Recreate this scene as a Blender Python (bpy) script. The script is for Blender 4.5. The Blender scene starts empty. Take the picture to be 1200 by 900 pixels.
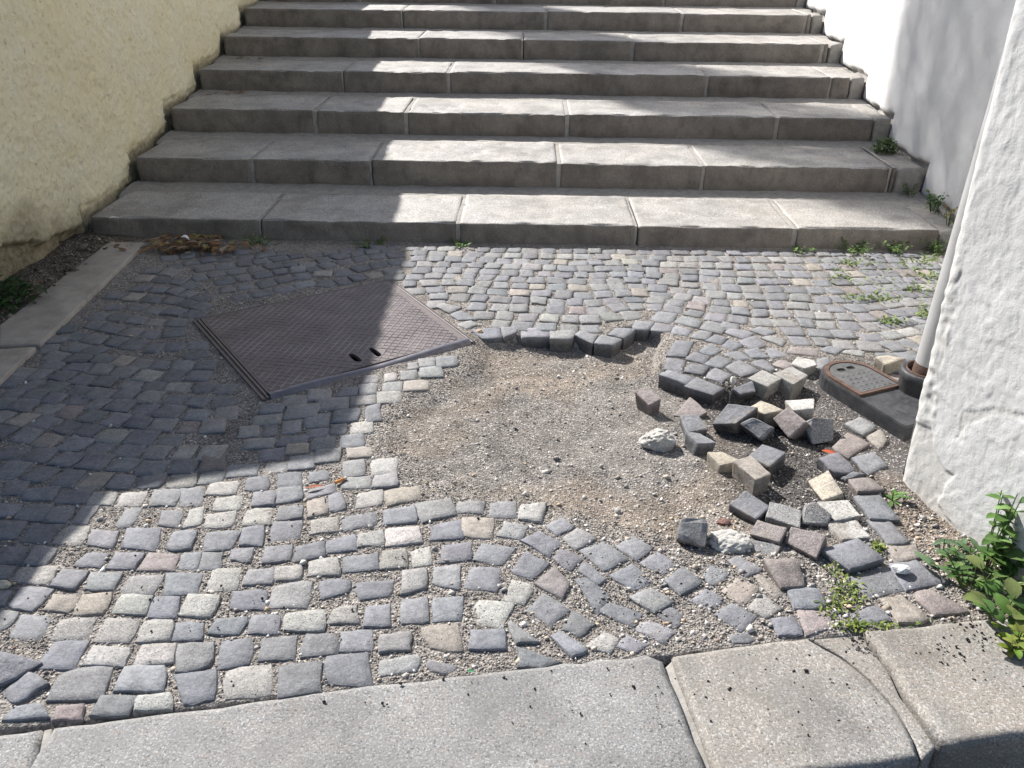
import bpy, bmesh, math, random
import numpy as np
from mathutils import Vector, Matrix
from mathutils.geometry import delaunay_2d_cdt as cdt

random.seed(7); RNG = np.random.default_rng(11)
C = bpy.context.scene.collection
SC = bpy.context.scene

# ------------------------------------------------------------------ camera, sky, sun, exposure
F, CAMH = 925.0, 1.23
PITCH, YAW, ROLL = 0.49821, -0.01477, 0.01138
def _axes(p, y, r):
    cp, sp, cy, sy = math.cos(p), math.sin(p), math.cos(y), math.sin(y)
    f = np.array([sy*cp, cy*cp, -sp]); rt = np.array([cy, -sy, 0.0]); u = np.cross(rt, f)
    c, s = math.cos(r), math.sin(r)
    return c*rt + s*u, -s*rt + c*u, f
RT, UP, FW = _axes(PITCH, YAW, ROLL)
cam = bpy.data.cameras.new('camera'); camo = bpy.data.objects.new('camera', cam); C.objects.link(camo)
camo.matrix_world = Matrix(((RT[0], UP[0], -FW[0], 0), (RT[1], UP[1], -FW[1], 0), (RT[2], UP[2], -FW[2], CAMH), (0, 0, 0, 1)))
cam.sensor_width = 36; cam.lens = 36*F/1200; cam.clip_end = 500; cam.clip_start = 0.05
SC.camera = camo
LX, LY = 0.80, -0.95                                   # sunlight direction per unit of fall
EL = math.atan(1/math.hypot(LX, LY)); AZ = math.atan2(-LX, -LY)
w = bpy.data.worlds.new('World'); SC.world = w; w.use_nodes = True
nt = w.node_tree; sky = nt.nodes.new('ShaderNodeTexSky'); sky.sky_type = 'NISHITA'; sky.sun_disc = False
sky.sun_elevation = EL; sky.sun_rotation = AZ; sky.dust_density = 1.5; sky.ozone_density = 1.2
nt.links.new(sky.outputs[0], nt.nodes['Background'].inputs[0]); nt.nodes['Background'].inputs[1].default_value = 0.074
sl = bpy.data.lights.new('sun', 'SUN'); sl.energy = 5.0; sl.angle = math.radians(0.53); sl.color = (1, 0.972, 0.935)
so = bpy.data.objects.new('sun', sl); C.objects.link(so)
so.rotation_euler = Vector((LX, LY, -1)).to_track_quat('-Z', 'Y').to_euler()
SC.view_settings.view_transform = 'Standard'; SC.view_settings.look = 'None'
SC.view_settings.exposure = 0.88; SC.view_settings.gamma = 1

# ------------------------------------------------------------------ from a point of the photograph to the place
def ray(px, py): return FW*F + RT*(px-600) + UP*(450-py)
def G(px, py, z=0.0):
    d = ray(px, py); s = (CAMH-z)/-d[2]; return np.array([d[0]*s, d[1]*s, z])
WIN = dict(A=(0,560,4), B=(0,680,4), C=(250,560,4), D=(250,640,4), E=(500,560,4), F=(750,560,4), G=(900,540,4), J=(0,400,4), K=(0,300,4),
           M=(160,270,4), I=(440,280,4), H=(700,280,4), N=(250,400,4), z4=(720,400,6), z5=(880,400,6), z6=(780,530,6), z7=(920,530,6), z2=(1000,380,10), P=(0,0,1))
def wp(k, u, v):
    a = WIN[k]; return a[0]+u/a[2], a[1]+v/a[2]

# ------------------------------------------------------------------ noise
def _h(i, j, k, s):
    n = (i*374761393 + j*668265263 + k*2147483647 + s*974634777) & 0xffffffff
    n = ((n ^ (n >> 13))*1274126177) & 0xffffffff
    return ((n ^ (n >> 16)) & 0xffff)/65535.0
def vn(x, y, z=0.0, s=0):
    x, y, z = np.broadcast_arrays(np.asarray(x, float), np.asarray(y, float), np.asarray(z, float))
    i, j, k = [np.floor(a).astype(np.int64) for a in (x, y, z)]
    f = [a-b for a, b in ((x, i), (y, j), (z, k))]; f = [a*a*(3-2*a) for a in f]
    o = 0
    for di in (0, 1):
        for dj in (0, 1):
            for dk in (0, 1):
                o = o + _h(i+di, j+dj, k+dk, s)*(f[0] if di else 1-f[0])*(f[1] if dj else 1-f[1])*(f[2] if dk else 1-f[2])
    return o*2-1
def fbm(x, y, z=0.0, s=0, o=4):
    r, a = 0, 1.0
    for q in range(o):
        m = 2.0**q; r = r + a*vn(np.asarray(x)*m, np.asarray(y)*m, np.asarray(z)*m, s+q*17); a *= .5
    return r/1.9
def inpoly(x, y, P):
    x = np.asarray(x); y = np.asarray(y); r = np.zeros(x.shape, bool); n = len(P)
    for i in range(n):
        x0, y0 = P[i][:2]; x1, y1 = P[(i+1) % n][:2]
        if y0 == y1: continue
        c = ((y0 > y) != (y1 > y)) & (x < (x1-x0)*(y-y0)/(y1-y0)+x0); r ^= c
    return r
def distpoly(x, y, P):
    d = np.full(np.shape(x), 1e9)
    for i in range(len(P)):
        a = np.array(P[i][:2]); b = np.array(P[(i+1) % len(P)][:2]); e = b-a
        t = np.clip(((x-a[0])*e[0]+(y-a[1])*e[1])/(e@e+1e-12), 0, 1)
        d = np.minimum(d, np.hypot(x-a[0]-t*e[0], y-a[1]-t*e[1]))
    return d
def sm(a, b, x):
    t = np.clip((x-a)/(b-a), 0, 1); return t*t*(3-2*t)

# ------------------------------------------------------------------ materials
class NB:
    def __init__(s, name, rough=.85, metal=0.0, spec=.35):
        s.m = bpy.data.materials.new(name); s.m.use_nodes = True; s.t = s.m.node_tree; s.b = s.t.nodes['Principled BSDF']
        s.b.inputs['Roughness'].default_value = rough; s.b.inputs['Metallic'].default_value = metal
        s.b.inputs['Specular IOR Level'].default_value = spec
        s.co = s.n('ShaderNodeTexCoord').outputs['Object']
    def n(s, k, **kw):
        q = s.t.nodes.new(k)
        for a, b in kw.items(): setattr(q, a, b)
        return q
    def l(s, a, b): s.t.links.new(a, b)
    def noise(s, scale, det=4, rough=.6, co=None, dist=0.0):
        q = s.n('ShaderNodeTexNoise'); q.inputs['Scale'].default_value = scale; q.inputs['Detail'].default_value = det
        q.inputs['Roughness'].default_value = rough; q.inputs['Distortion'].default_value = dist
        s.l(co or s.co, q.inputs['Vector']); return q.outputs['Fac']
    def vor(s, scale, feat='F1', out='Distance', co=None):
        q = s.n('ShaderNodeTexVoronoi', feature=feat); q.inputs['Scale'].default_value = scale; s.l(co or s.co, q.inputs['Vector']); return q.outputs[out]
    def ramp(s, v, stops):
        q = s.n('ShaderNodeValToRGB'); e = q.color_ramp.elements
        while len(e) < len(stops): e.new(.5)
        for i, (p, c) in enumerate(stops):
            e[i].position = p; e[i].color = (*c, 1) if isinstance(c, tuple) else (c, c, c, 1)
        s.l(v, q.inputs[0]); return q.outputs[0]
    def math(s, op, a, b=None):
        q = s.n('ShaderNodeMath', operation=op)
        for i, v in enumerate((a, b)):
            if v is None: continue
            if isinstance(v, (int, float)): q.inputs[i].default_value = v
            else: s.l(v, q.inputs[i])
        return q.outputs[0]
    def mix(s, f, a, b, kind='MIX'):
        q = s.n('ShaderNodeMix', data_type='RGBA', blend_type=kind)
        for i, v in ((0, f), (6, a), (7, b)):
            if isinstance(v, (int, float)): q.inputs[i].default_value = v if i == 0 else (v, v, v, 1)
            elif isinstance(v, tuple): q.inputs[i].default_value = (*v, 1)
            else: s.l(v, q.inputs[i])
        return q.outputs[2]
    def attr(s, name, out='Color'):
        q = s.n('ShaderNodeAttribute'); q.attribute_name = name; return q.outputs[out]
    def col(s, c):
        if isinstance(c, tuple): s.b.inputs['Base Color'].default_value = (*c, 1)
        else: s.l(c, s.b.inputs['Base Color'])
    def bump(s, h, st=.5, d=.004, prev=None):
        q = s.n('ShaderNodeBump'); q.inputs['Strength'].default_value = st; q.inputs['Distance'].default_value = d
        s.l(h, q.inputs['Height'])
        if prev is not None: s.l(prev, q.inputs['Normal'])
        s.l(q.outputs[0], s.b.inputs['Normal']); return q.outputs[0]

def cobble_mat():
    b = NB('cobble_stone', .72)
    base = b.attr('tint'); spk = b.attr('grain', 'Fac')
    big = b.noise(18, 5, .65); f = b.noise(240, 3, .7); f2 = b.noise(420, 2, .6)
    c = b.mix(1.0, base, b.ramp(big, [(.25, .70), (.5, 1.0), (.78, 1.32)]), 'MULTIPLY'); c = b.mix(1.0, c, b.ramp(b.noise(95, 5, .75, dist=.4), [(.3, .66), (.5, 1.0), (.7, 1.3)]), 'MULTIPLY')
    dk = b.ramp(f, [(.38, 1.0), (.46, 0.0)]); lt = b.ramp(f2, [(.56, 0.0), (.64, 1.0)])
    c = b.mix(b.math('MULTIPLY', dk, b.math('MULTIPLY', spk, .7)), c, (.05, .05, .055))
    c = b.mix(b.math('MULTIPLY', lt, b.math('ADD', b.math('MULTIPLY', spk, .55), .08)), c, (.55, .53, .5))
    dust = b.ramp(b.noise(60, 5, .75), [(.5, 0.0), (.75, .35)])
    c = b.mix(dust, c, (.27, .245, .22)); b.col(c)
    n = b.bump(b.noise(55, 7, .75), .9, .005); b.bump(f, .6, .002, n)
    return b.m
def granite_mat(name, base, warm, stain, sp=1.0, bumpy=1.0, rough=.82, drip=False, gs=185):
    b = NB(name, rough, spec=.5)
    c = b.mix(b.ramp(b.noise(4, 5, .6), [(.35, 0.0), (.7, 1.0)]), base, warm)
    f = b.noise(gs, 3, .65); g = b.noise(gs*1.25, 2, .6); h = b.noise(gs*.75, 2, .5)
    c = b.mix(b.math('MULTIPLY', b.ramp(f, [(.36, 1.0), (.46, 0.0)]), .68*sp), c, tuple(v*.22 for v in base))
    c = b.mix(b.math('MULTIPLY', b.ramp(g, [(.54, 0.0), (.63, 1.0)]), .66*sp), c, tuple(min(.75, v*2.1) for v in base))
    c = b.mix(b.math('MULTIPLY', b.ramp(h, [(.60, 0.0), (.68, 1.0)]), .35*sp), c, (warm[0]*1.5, warm[1]*1.2, warm[2]))
    c = b.mix(1.0, c, b.ramp(b.noise(5.5, 4, .6), [(.34, .72), (.5, .98), (.66, 1.14)]), 'MULTIPLY')
    st = b.ramp(b.noise(7, 6, .7, dist=.6), [(.48, 0.0), (.68, 1.0)])
    c = b.mix(b.math('MULTIPLY', st, .6), c, stain)
    if drip:
        mp = b.n('ShaderNodeMapping'); mp.inputs['Scale'].default_value = (15, 4, 6); b.l(b.co, mp.inputs[0])
        c = b.mix(b.ramp(b.noise(1.0, 5, .7, mp.outputs[0]), [(.55, 0.0), (.8, .35)]), c, (.26, .24, .21)); c = b.mix(b.ramp(b.noise(1.3, 5, .7, mp.outputs[0], .4), [(.5, 0.0), (.75, .45)]), c, (.07, .06, .05))
    b.col(c)
    n = b.bump(b.noise(90, 5, .7), .6*bumpy, .003); b.bump(f, .5*bumpy, .0015, n)
    return b.m
def ground_mat():
    b = NB('gravel_and_sand', .95, spec=.15)
    base = b.attr('tint'); v = b.n('ShaderNodeTexVoronoi'); v.inputs['Scale'].default_value = 190; b.l(b.co, v.inputs['Vector'])
    hs = b.n('ShaderNodeSeparateColor'); b.l(v.outputs['Color'], hs.inputs[0])
    c = b.mix(1.0, base, b.ramp(hs.outputs[0], [(0, .62), (.5, 1.0), (1, 1.42)]), 'MULTIPLY')
    c = b.mix(b.math('MULTIPLY', b.ramp(hs.outputs[1], [(.85, 0.0), (.95, 1.0)]), .6), c, (.5, .47, .43))
    c = b.mix(1.0, c, b.ramp(b.noise(9, 6, .7), [(.3, .7), (.5, 1.0), (.75, 1.3)]), 'MULTIPLY'); b.col(c)
    n = b.bump(v.outputs['Distance'], .9, .004); b.bump(b.noise(500, 3, .7), .6, .0015, n)
    return b.m
def tint_mat(name, rough=.85, spec=.3, bump=.4, scale=200, trans=0.0):
    b = NB(name, rough, spec=spec); base = b.attr('tint')
    c = b.mix(1.0, base, b.ramp(b.noise(scale*.4, 4, .6), [(.25, .7), (.75, 1.3)]), 'MULTIPLY'); b.col(c)
    if bump: b.bump(b.noise(scale, 3, .6), bump, .002)
    if trans:
        tr = b.n('ShaderNodeBsdfTranslucent'); b.l(c, tr.inputs[0]); mx = b.n('ShaderNodeMixShader'); mx.inputs[0].default_value = trans
        b.l(b.b.outputs[0], mx.inputs[1]); b.l(tr.outputs[0], mx.inputs[2]); b.l(mx.outputs[0], b.t.nodes['Material Output'].inputs[0])
    return b.m
def stucco_mat():
    b = NB('yellow_stucco', .95, spec=.1)
    c = b.mix(b.ramp(b.noise(2.2, 5, .6), [(.3, 0.0), (.7, 1.0)]), (.85, .745, .48), (.87, .80, .58))
    c = b.mix(b.ramp(b.noise(9, 6, .75), [(.52, 0.0), (.72, .55)]), c, (.86, .82, .70))
    c = b.mix(b.math('MULTIPLY', b.ramp(b.noise(48, 5, .75), [(.32, 1.0), (.44, 0.0)]), .55), c, (.34, .27, .16))
    c = b.mix(b.attr('bare', 'Fac'), c, b.ramp(b.noise(30, 5, .7), [(.3, (.17, .14, .085)), (.7, (.40, .34, .23))])); b.col(c)
    n = b.bump(b.noise(45, 6, .7, dist=.5), .9, .012); b.bump(b.noise(160, 4, .7), .7, .004, n)
    return b.m
def plaster_mat(name, c1, c2):
    b = NB(name, .9, spec=.15)
    c = b.mix(b.ramp(b.noise(3, 5, .6), [(.3, 0.0), (.7, 1.0)]), c1, c2)
    c = b.mix(b.math('MULTIPLY', b.ramp(b.noise(26, 6, .8), [(.28, 1.0), (.36, 0.0)]), .55), c, (.36, .34, .31))
    c = b.mix(b.attr('bare', 'Fac'), c, b.ramp(b.noise(24, 6, .75), [(.3, (.30, .28, .25)), (.7, (.55, .52, .47))])); b.col(c)
    n = b.bump(b.noise(60, 5, .65), .35, .005); b.bump(b.noise(190, 4, .7), .4, .0025, n)
    return b.m
def plain_mat(name, c1, c2, scale=12, rough=.85, metal=0.0, bump=.4, bs=120, spec=.35):
    b = NB(name, rough, metal, spec); b.col(b.mix(b.ramp(b.noise(scale, 6, .7), [(.35, 0.0), (.65, 1.0)]), c1, c2))
    if bump: b.bump(b.noise(bs, 5, .7), bump, .003)
    return b.m
MC = cobble_mat(); MG = ground_mat(); MST = tint_mat('small_stones', .85, .25, .5, 300)
MLEAF = tint_mat('leaf', .55, .4, .3, 80, .25); MDRY = tint_mat('dry_leaf', .8, .2, .4, 120, .1)
MKERB = granite_mat('kerb_granite', (.205, .202, .198), (.222, .21, .195), (.17, .167, .163))
MKERBW = granite_mat('kerb_granite_warm', (.225, .216, .202), (.24, .213, .18), (.185, .172, .152))
MSTEP = granite_mat('step_granite', (.315, .302, .285), (.33, .305, .272), (.21, .195, .175), .95, rough=.62, gs=120)
MRISER = granite_mat('grimy_shaded_riser_granite', (.17, .15, .13), (.205, .18, .152), (.085, .072, .06), .6, 1.8, drip=True)  # riser grime, with the shade on these faces also put into the colour
MMORT = plain_mat('mortar', (.36, .34, .31), (.25, .232, .21), 30, .95, bump=.8)
MSLAB = plain_mat('concrete_slab', (.27, .24, .205), (.42, .375, .325), 9, .95, bump=.7, bs=180)
MSTUC = stucco_mat(); MPLAS = plaster_mat('white_plaster', (.53, .527, .52), (.485, .482, .472)); MWALL = plaster_mat('smooth_white_plaster', (.70, .692, .68), (.645, .64, .63))
def iron(name, c1, c2, c3, rough, metal=.35, sc=22):
    b = NB(name, rough, metal, .45)
    c = b.mix(b.ramp(b.noise(sc, 6, .7), [(.4, 0.0), (.62, 1.0)]), c1, c2)
    c = b.mix(b.math('MULTIPLY', b.ramp(b.noise(sc*3, 5, .75), [(.55, 0.0), (.7, 1.0)]), .55), c, c3); b.col(c)
    b.l(b.ramp(b.noise(sc*2, 4, .6), [(.3, rough-.1), (.7, rough+.15)]), b.b.inputs['Roughness'])
    b.bump(b.noise(sc*9, 4, .7), .35, .0015); return b.m
MPLATE = iron('worn_steel', (.112, .094, .094), (.138, .115, .11), (.10, .065, .05), .52, .25)
MRIB = iron('polished_rib', (.13, .11, .108), (.27, .24, .238), (.15, .11, .09), .45, .3, 7)
MLIP = iron('polished_lip', (.17, .165, .185), (.14, .13, .14), (.12, .08, .06), .36, .5)
MCAST = iron('black_cast_iron', (.030, .032, .036), (.055, .055, .058), (.12, .10, .085), .55, .1)
MLID = iron('grey_lid', (.07, .072, .075), (.115, .113, .112), (.13, .10, .08), .6, .15, 30)
MRUST = plain_mat('rust', (.075, .042, .031), (.125, .082, .064), 40, .9, bump=.6)
MPIPE = plain_mat('grey_paint', (.40, .40, .395), (.33, .325, .32), 9, .45, bump=.15)
MDARK = plain_mat('dark_void', (.02, .018, .016), (.03, .028, .025), 9, .95, bump=0)

# ------------------------------------------------------------------ object helpers
def mesh_obj(name, V, Fc, mat, parent=None, smooth=False, tint=None, grain=None, bare=None, mats=None, mi=None):
    me = bpy.data.meshes.new(name)
    V = np.asarray(V, float)
    me.from_pydata(V.tolist(), [], [list(f) for f in Fc])
    for m in ([mat] if mats is None else mats): me.materials.append(m)
    if mi is not None: me.polygons.foreach_set('material_index', np.asarray(mi, np.int32))
    if isinstance(smooth, bool):
        if smooth: me.polygons.foreach_set('use_smooth', np.ones(len(me.polygons), bool))
    else: me.polygons.foreach_set('use_smooth', np.asarray(smooth, bool))
    n = len(me.vertices)
    if tint is not None:
        t = np.asarray(tint, float); t = np.tile(t, (n, 1)) if t.ndim == 1 else t
        a = me.attributes.new('tint', 'FLOAT_COLOR', 'POINT'); a.data.foreach_set('color', np.c_[t, np.ones(n)].astype(np.float32).ravel())
    for nm, v in (('grain', grain), ('bare', bare)):
        if v is not None:
            a = me.attributes.new(nm, 'FLOAT', 'POINT'); a.data.foreach_set('value', np.broadcast_to(np.asarray(v, np.float32), (n,)).copy())
    me.update()
    o = bpy.data.objects.new(name, me); C.objects.link(o)
    if parent: o.parent = parent
    return o
def tag(o, label=None, cat=None, group=None, kind=None):
    for k, v in (('label', label), ('category', cat), ('group', group), ('kind', kind)):
        if v: o[k] = v
    return o
def empty(name, label=None, cat=None, group=None, kind=None, loc=(0, 0, 0)):
    o = bpy.data.objects.new(name, None); C.objects.link(o); o.location = loc; o.empty_display_size = .1
    return tag(o, label, cat, group, kind)
def under(o, e):                                     # parent while keeping the mesh where it stands
    o.parent = e; o.matrix_parent_inverse = Matrix.Translation(-Vector(e.location)); return o
def grid_faces(nu, nv, off=0):
    i, j = np.meshgrid(np.arange(nu-1), np.arange(nv-1), indexing='ij'); a = (i*nv+j).ravel()+off
    return np.c_[a, a+nv, a+nv+1, a+1]
def bm_obj(name, bm, mat, parent=None, **kw):
    bm.verts.ensure_lookup_table(); bm.verts.index_update()
    V = [v.co[:] for v in bm.verts]; Fc = [[v.index for v in f.verts] for f in bm.faces]; bm.free()
    return mesh_obj(name, V, Fc, mat, parent, **kw)
def rough_block(name, top, bot, mat, parent=None, bev=.012, cuts=3, amp=.003, freq=25, seed=0, smooth=True, **kw):
    """a block between two quads (top and bottom, same winding), edges worn round, faces uneven"""
    bm = bmesh.new(); vs = [bm.verts.new(tuple(p)) for p in list(bot)+list(top)]; n = len(top)
    bm.faces.new(vs[:n][::-1]); bm.faces.new(vs[n:])
    for i in range(n): bm.faces.new((vs[i], vs[(i+1) % n], vs[n+(i+1) % n], vs[n+i]))
    bmesh.ops.recalc_face_normals(bm, faces=bm.faces)
    if bev: bmesh.ops.bevel(bm, geom=list(bm.edges), offset=bev, segments=2, profile=.6, affect='EDGES', clamp_overlap=True)
    if cuts:
        es = [e for e in bm.edges if e.calc_length() > bev*3]
        bmesh.ops.subdivide_edges(bm, edges=es, cuts=cuts, use_grid_fill=True)
    bm.normal_update()
    P = np.array([v.co[:] for v in bm.verts]); N = np.array([v.normal[:] for v in bm.verts])
    d = fbm(P[:, 0]*freq, P[:, 1]*freq, P[:, 2]*freq, seed, 3)*amp
    for v, p in zip(bm.verts, P+N*d[:, None]): v.co = p
    return bm_obj(name, bm, mat, parent, smooth=smooth, **kw)
def revolve(name, prof, cx, cy, mat, parent=None, n=24, smooth=True):
    V = []; Fc = []
    for i in range(n):
        a = 2*math.pi*i/n
        for r, z in prof: V.append((cx+r*math.cos(a), cy+r*math.sin(a), z))
    m = len(prof)
    for i in range(n):
        for j in range(m-1): Fc.append((i*m+j, ((i+1) % n)*m+j, ((i+1) % n)*m+j+1, i*m+j+1))
    return mesh_obj(name, V, Fc, mat, parent, smooth)

# ------------------------------------------------------------------ the lie of the ground
PLATE = [G(235, 375), G(455, 330), G(552, 402), G(318, 467)]
PITP = [(548,394),(565,396),(590,398),(640,396),(672,398),(706,404),(722,392),(742,387),(764,389),(783,398),(778,416),(777,432),(803,444),(834,456),(850,450),(868,455),(885,468),(942,452),(965,470),(1010,510),(1000,560),(960,600),(905,640),(850,648),(800,655),(770,640),(700,622),(650,605),(600,592),(540,585),(490,570),(462,545),(440,525),(440,495),(470,470),(505,450),(545,420)]
PIT = [G(*p)[:2] for p in PITP]
GUL_A = np.array([1.04, 2.139]); GUL_B = np.array([1.198, 2.211])
gv = (GUL_B-GUL_A)/np.hypot(*(GUL_B-GUL_A)); gd = np.array([-gv[1], gv[0]])
SOCK = np.array([1.250, 2.190])
_pc = np.mean(PIT, 0)
PITG = [p+np.array([0, .050*sm(2.2, 2.45, p[1])*sm(-.32, -.2, p[0])])-np.array([.03, 0])*sm(-.2, -.4, p[0]) for p in PIT]       # the bed runs on under the stones left hanging at the far edge
def pier_x(y): return 1.0+(1.74-y)*.27
def gz(x, y):
    x = np.asarray(x, float); y = np.asarray(y, float)
    z = -.0034+.0026*fbm(x*7, y*7, 0, 3)+.0012*vn(x*40, y*40, 0, 5)
    ins = inpoly(x, y, PITG); d = np.where(ins, distpoly(x, y, PITG), 0)
    dep = (.020+.028*sm(1.75, 2.45, y))*(1-.40*sm(.58, .8, x)*sm(2.5, 2.35, y))*(1-.62*sm(.12, -.22, x))
    z = np.where(ins, z-dep*sm(0, .025+.14*np.maximum(sm(2.35, 1.7, y), sm(-.02, -.22, x)), d)+.012*fbm(x*5, y*5, 0, 9)*sm(0, .2, d)+.004*vn(x*22, y*22, 0, 4)*sm(0, .05, d), z)
    wet = sm(-1.86, -2.0, x+.05*vn(x*4, y*4, 0, 8)); z = z+wet*(.012+.018*np.abs(fbm(x*9, y*9, 0, 21)))
    fr = sm(.10, 0, np.abs(x-pier_x(y)))*sm(2.0, 1.7, y); z = z+fr*(.02+.008*vn(x*20, y*20, 0, 2))
    ch = inpoly(x, y, [p[:2]*.94+np.mean([q[:2] for q in PLATE], 0)*.06 for p in PLATE]); z = np.where(ch, -.35, z)
    gq = inpoly(x, y, [tuple(GUL_A+gv*.02-gd*.12), tuple(GUL_B-gv*.02-gd*.12), tuple(GUL_B-gv*.02+gd*.16), tuple(GUL_A+gv*.02+gd*.16)]); z = np.where(gq, -.12, z)
    kb = sm(0, -.02, y-(1.085+.168*x)); z = z-kb*.16
    return z

# ------------------------------------------------------------------ cobbles
COL = dict(d=(.168,.170,.184), m=(.192,.194,.206), g=(.222,.22,.218), l=(.305,.294,.272), w=(.44,.425,.395), t=(.30,.265,.23), p=(.235,.20,.19), c=(.42,.37,.29))
GRN = dict(d=.12, m=.2, g=.5, l=.9, w=.7, t=.5, p=.45, c=.6)
def order(q):
    q = np.array(q, float); c = q.mean(0); a = np.arctan2(q[:, 1]-c[1], q[:, 0]-c[0]); return q[np.argsort(a)]
def cobble_geo(quad, zt, seed, depth=.085, tilt=(0, 0), sub=3):
    """12 point outline, worn arris, uneven crown, tapered foot"""
    r = random.Random(seed); q = order(quad); c = q.mean(0); out = []
    for i in range(4):
        a, b = q[i], q[(i+1) % 4]; e = b-a; nrm = np.array([e[1], -e[0]])/(np.hypot(*e)+1e-9); bow = r.uniform(-.002, .002)
        for k in range(sub):
            t = k/sub; p = a+e*t
            if k == 0: p = p+(c-p)*(r.uniform(.0, .035) if r.random() < .82 else r.uniform(.07, .15))
            else: p = p+nrm*(bow+r.uniform(-.0025, .0025))
            out.append(p)
    P = np.array(out); n = len(P); V = []; Fc = []; S = []
    def ring(s, z, nz, off=(0, 0)):
        for p in P:
            w_ = c+(p-c)*s+np.array(off); V.append((w_[0], w_[1], zt+z+r.uniform(-nz, nz)+tilt[0]*(p[0]-c[0])+tilt[1]*(p[1]-c[1])))
    size = math.sqrt(abs(np.cross(q[1]-q[0], q[3]-q[0])))+1e-3
    ring(.93 if depth > .08 else .86, -depth, .004, (r.uniform(-.005, .005), r.uniform(-.005, .005))); ring(1.0, -.028, .003); ring(1.06, -.0032, .0012); ring(1.06-.0018/size*2, -.0006, .0008); ring(.55, .0003, .0014)
    V.append((c[0], c[1], zt+r.uniform(-.0015, .002)))
    for k in range(4):
        for i in range(n):
            j = (i+1) % n; Fc.append((k*n+i, k*n+j, (k+1)*n+j, (k+1)*n+i)); S.append(k >= 3)
    for i in range(n): Fc.append((4*n+i, 4*n+(i+1) % n, 5*n)); S.append(True)
    return V, Fc, S
COBS = []     # dict(quad, z, col, grain)
def addc(quad, ch, z=None, tilt=None, force=False, jit=True):
    quad = order([p[:2] for p in quad]); c = quad.mean(0)
    if jit: quad = c+(quad-c)*1.055
    if not force:
        for o in COBS:
            if np.hypot(*(o['c']-c)) < (.047 if jit else .058): return False
    r = random.random
    col = np.array(COL[ch])*(1+random.gauss(0, .09))*(1 if jit else .86)*np.array([1+random.gauss(0, .02), 1, 1+random.gauss(0, .02)])
    COBS.append(dict(q=quad, c=c, z=(random.uniform(-.001, .0035) if z is None else z), col=col, g=GRN[ch]*random.uniform(.7, 1.2),
                     tilt=tilt or (random.gauss(0, .016), random.gauss(0, .016))))
    return True
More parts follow.
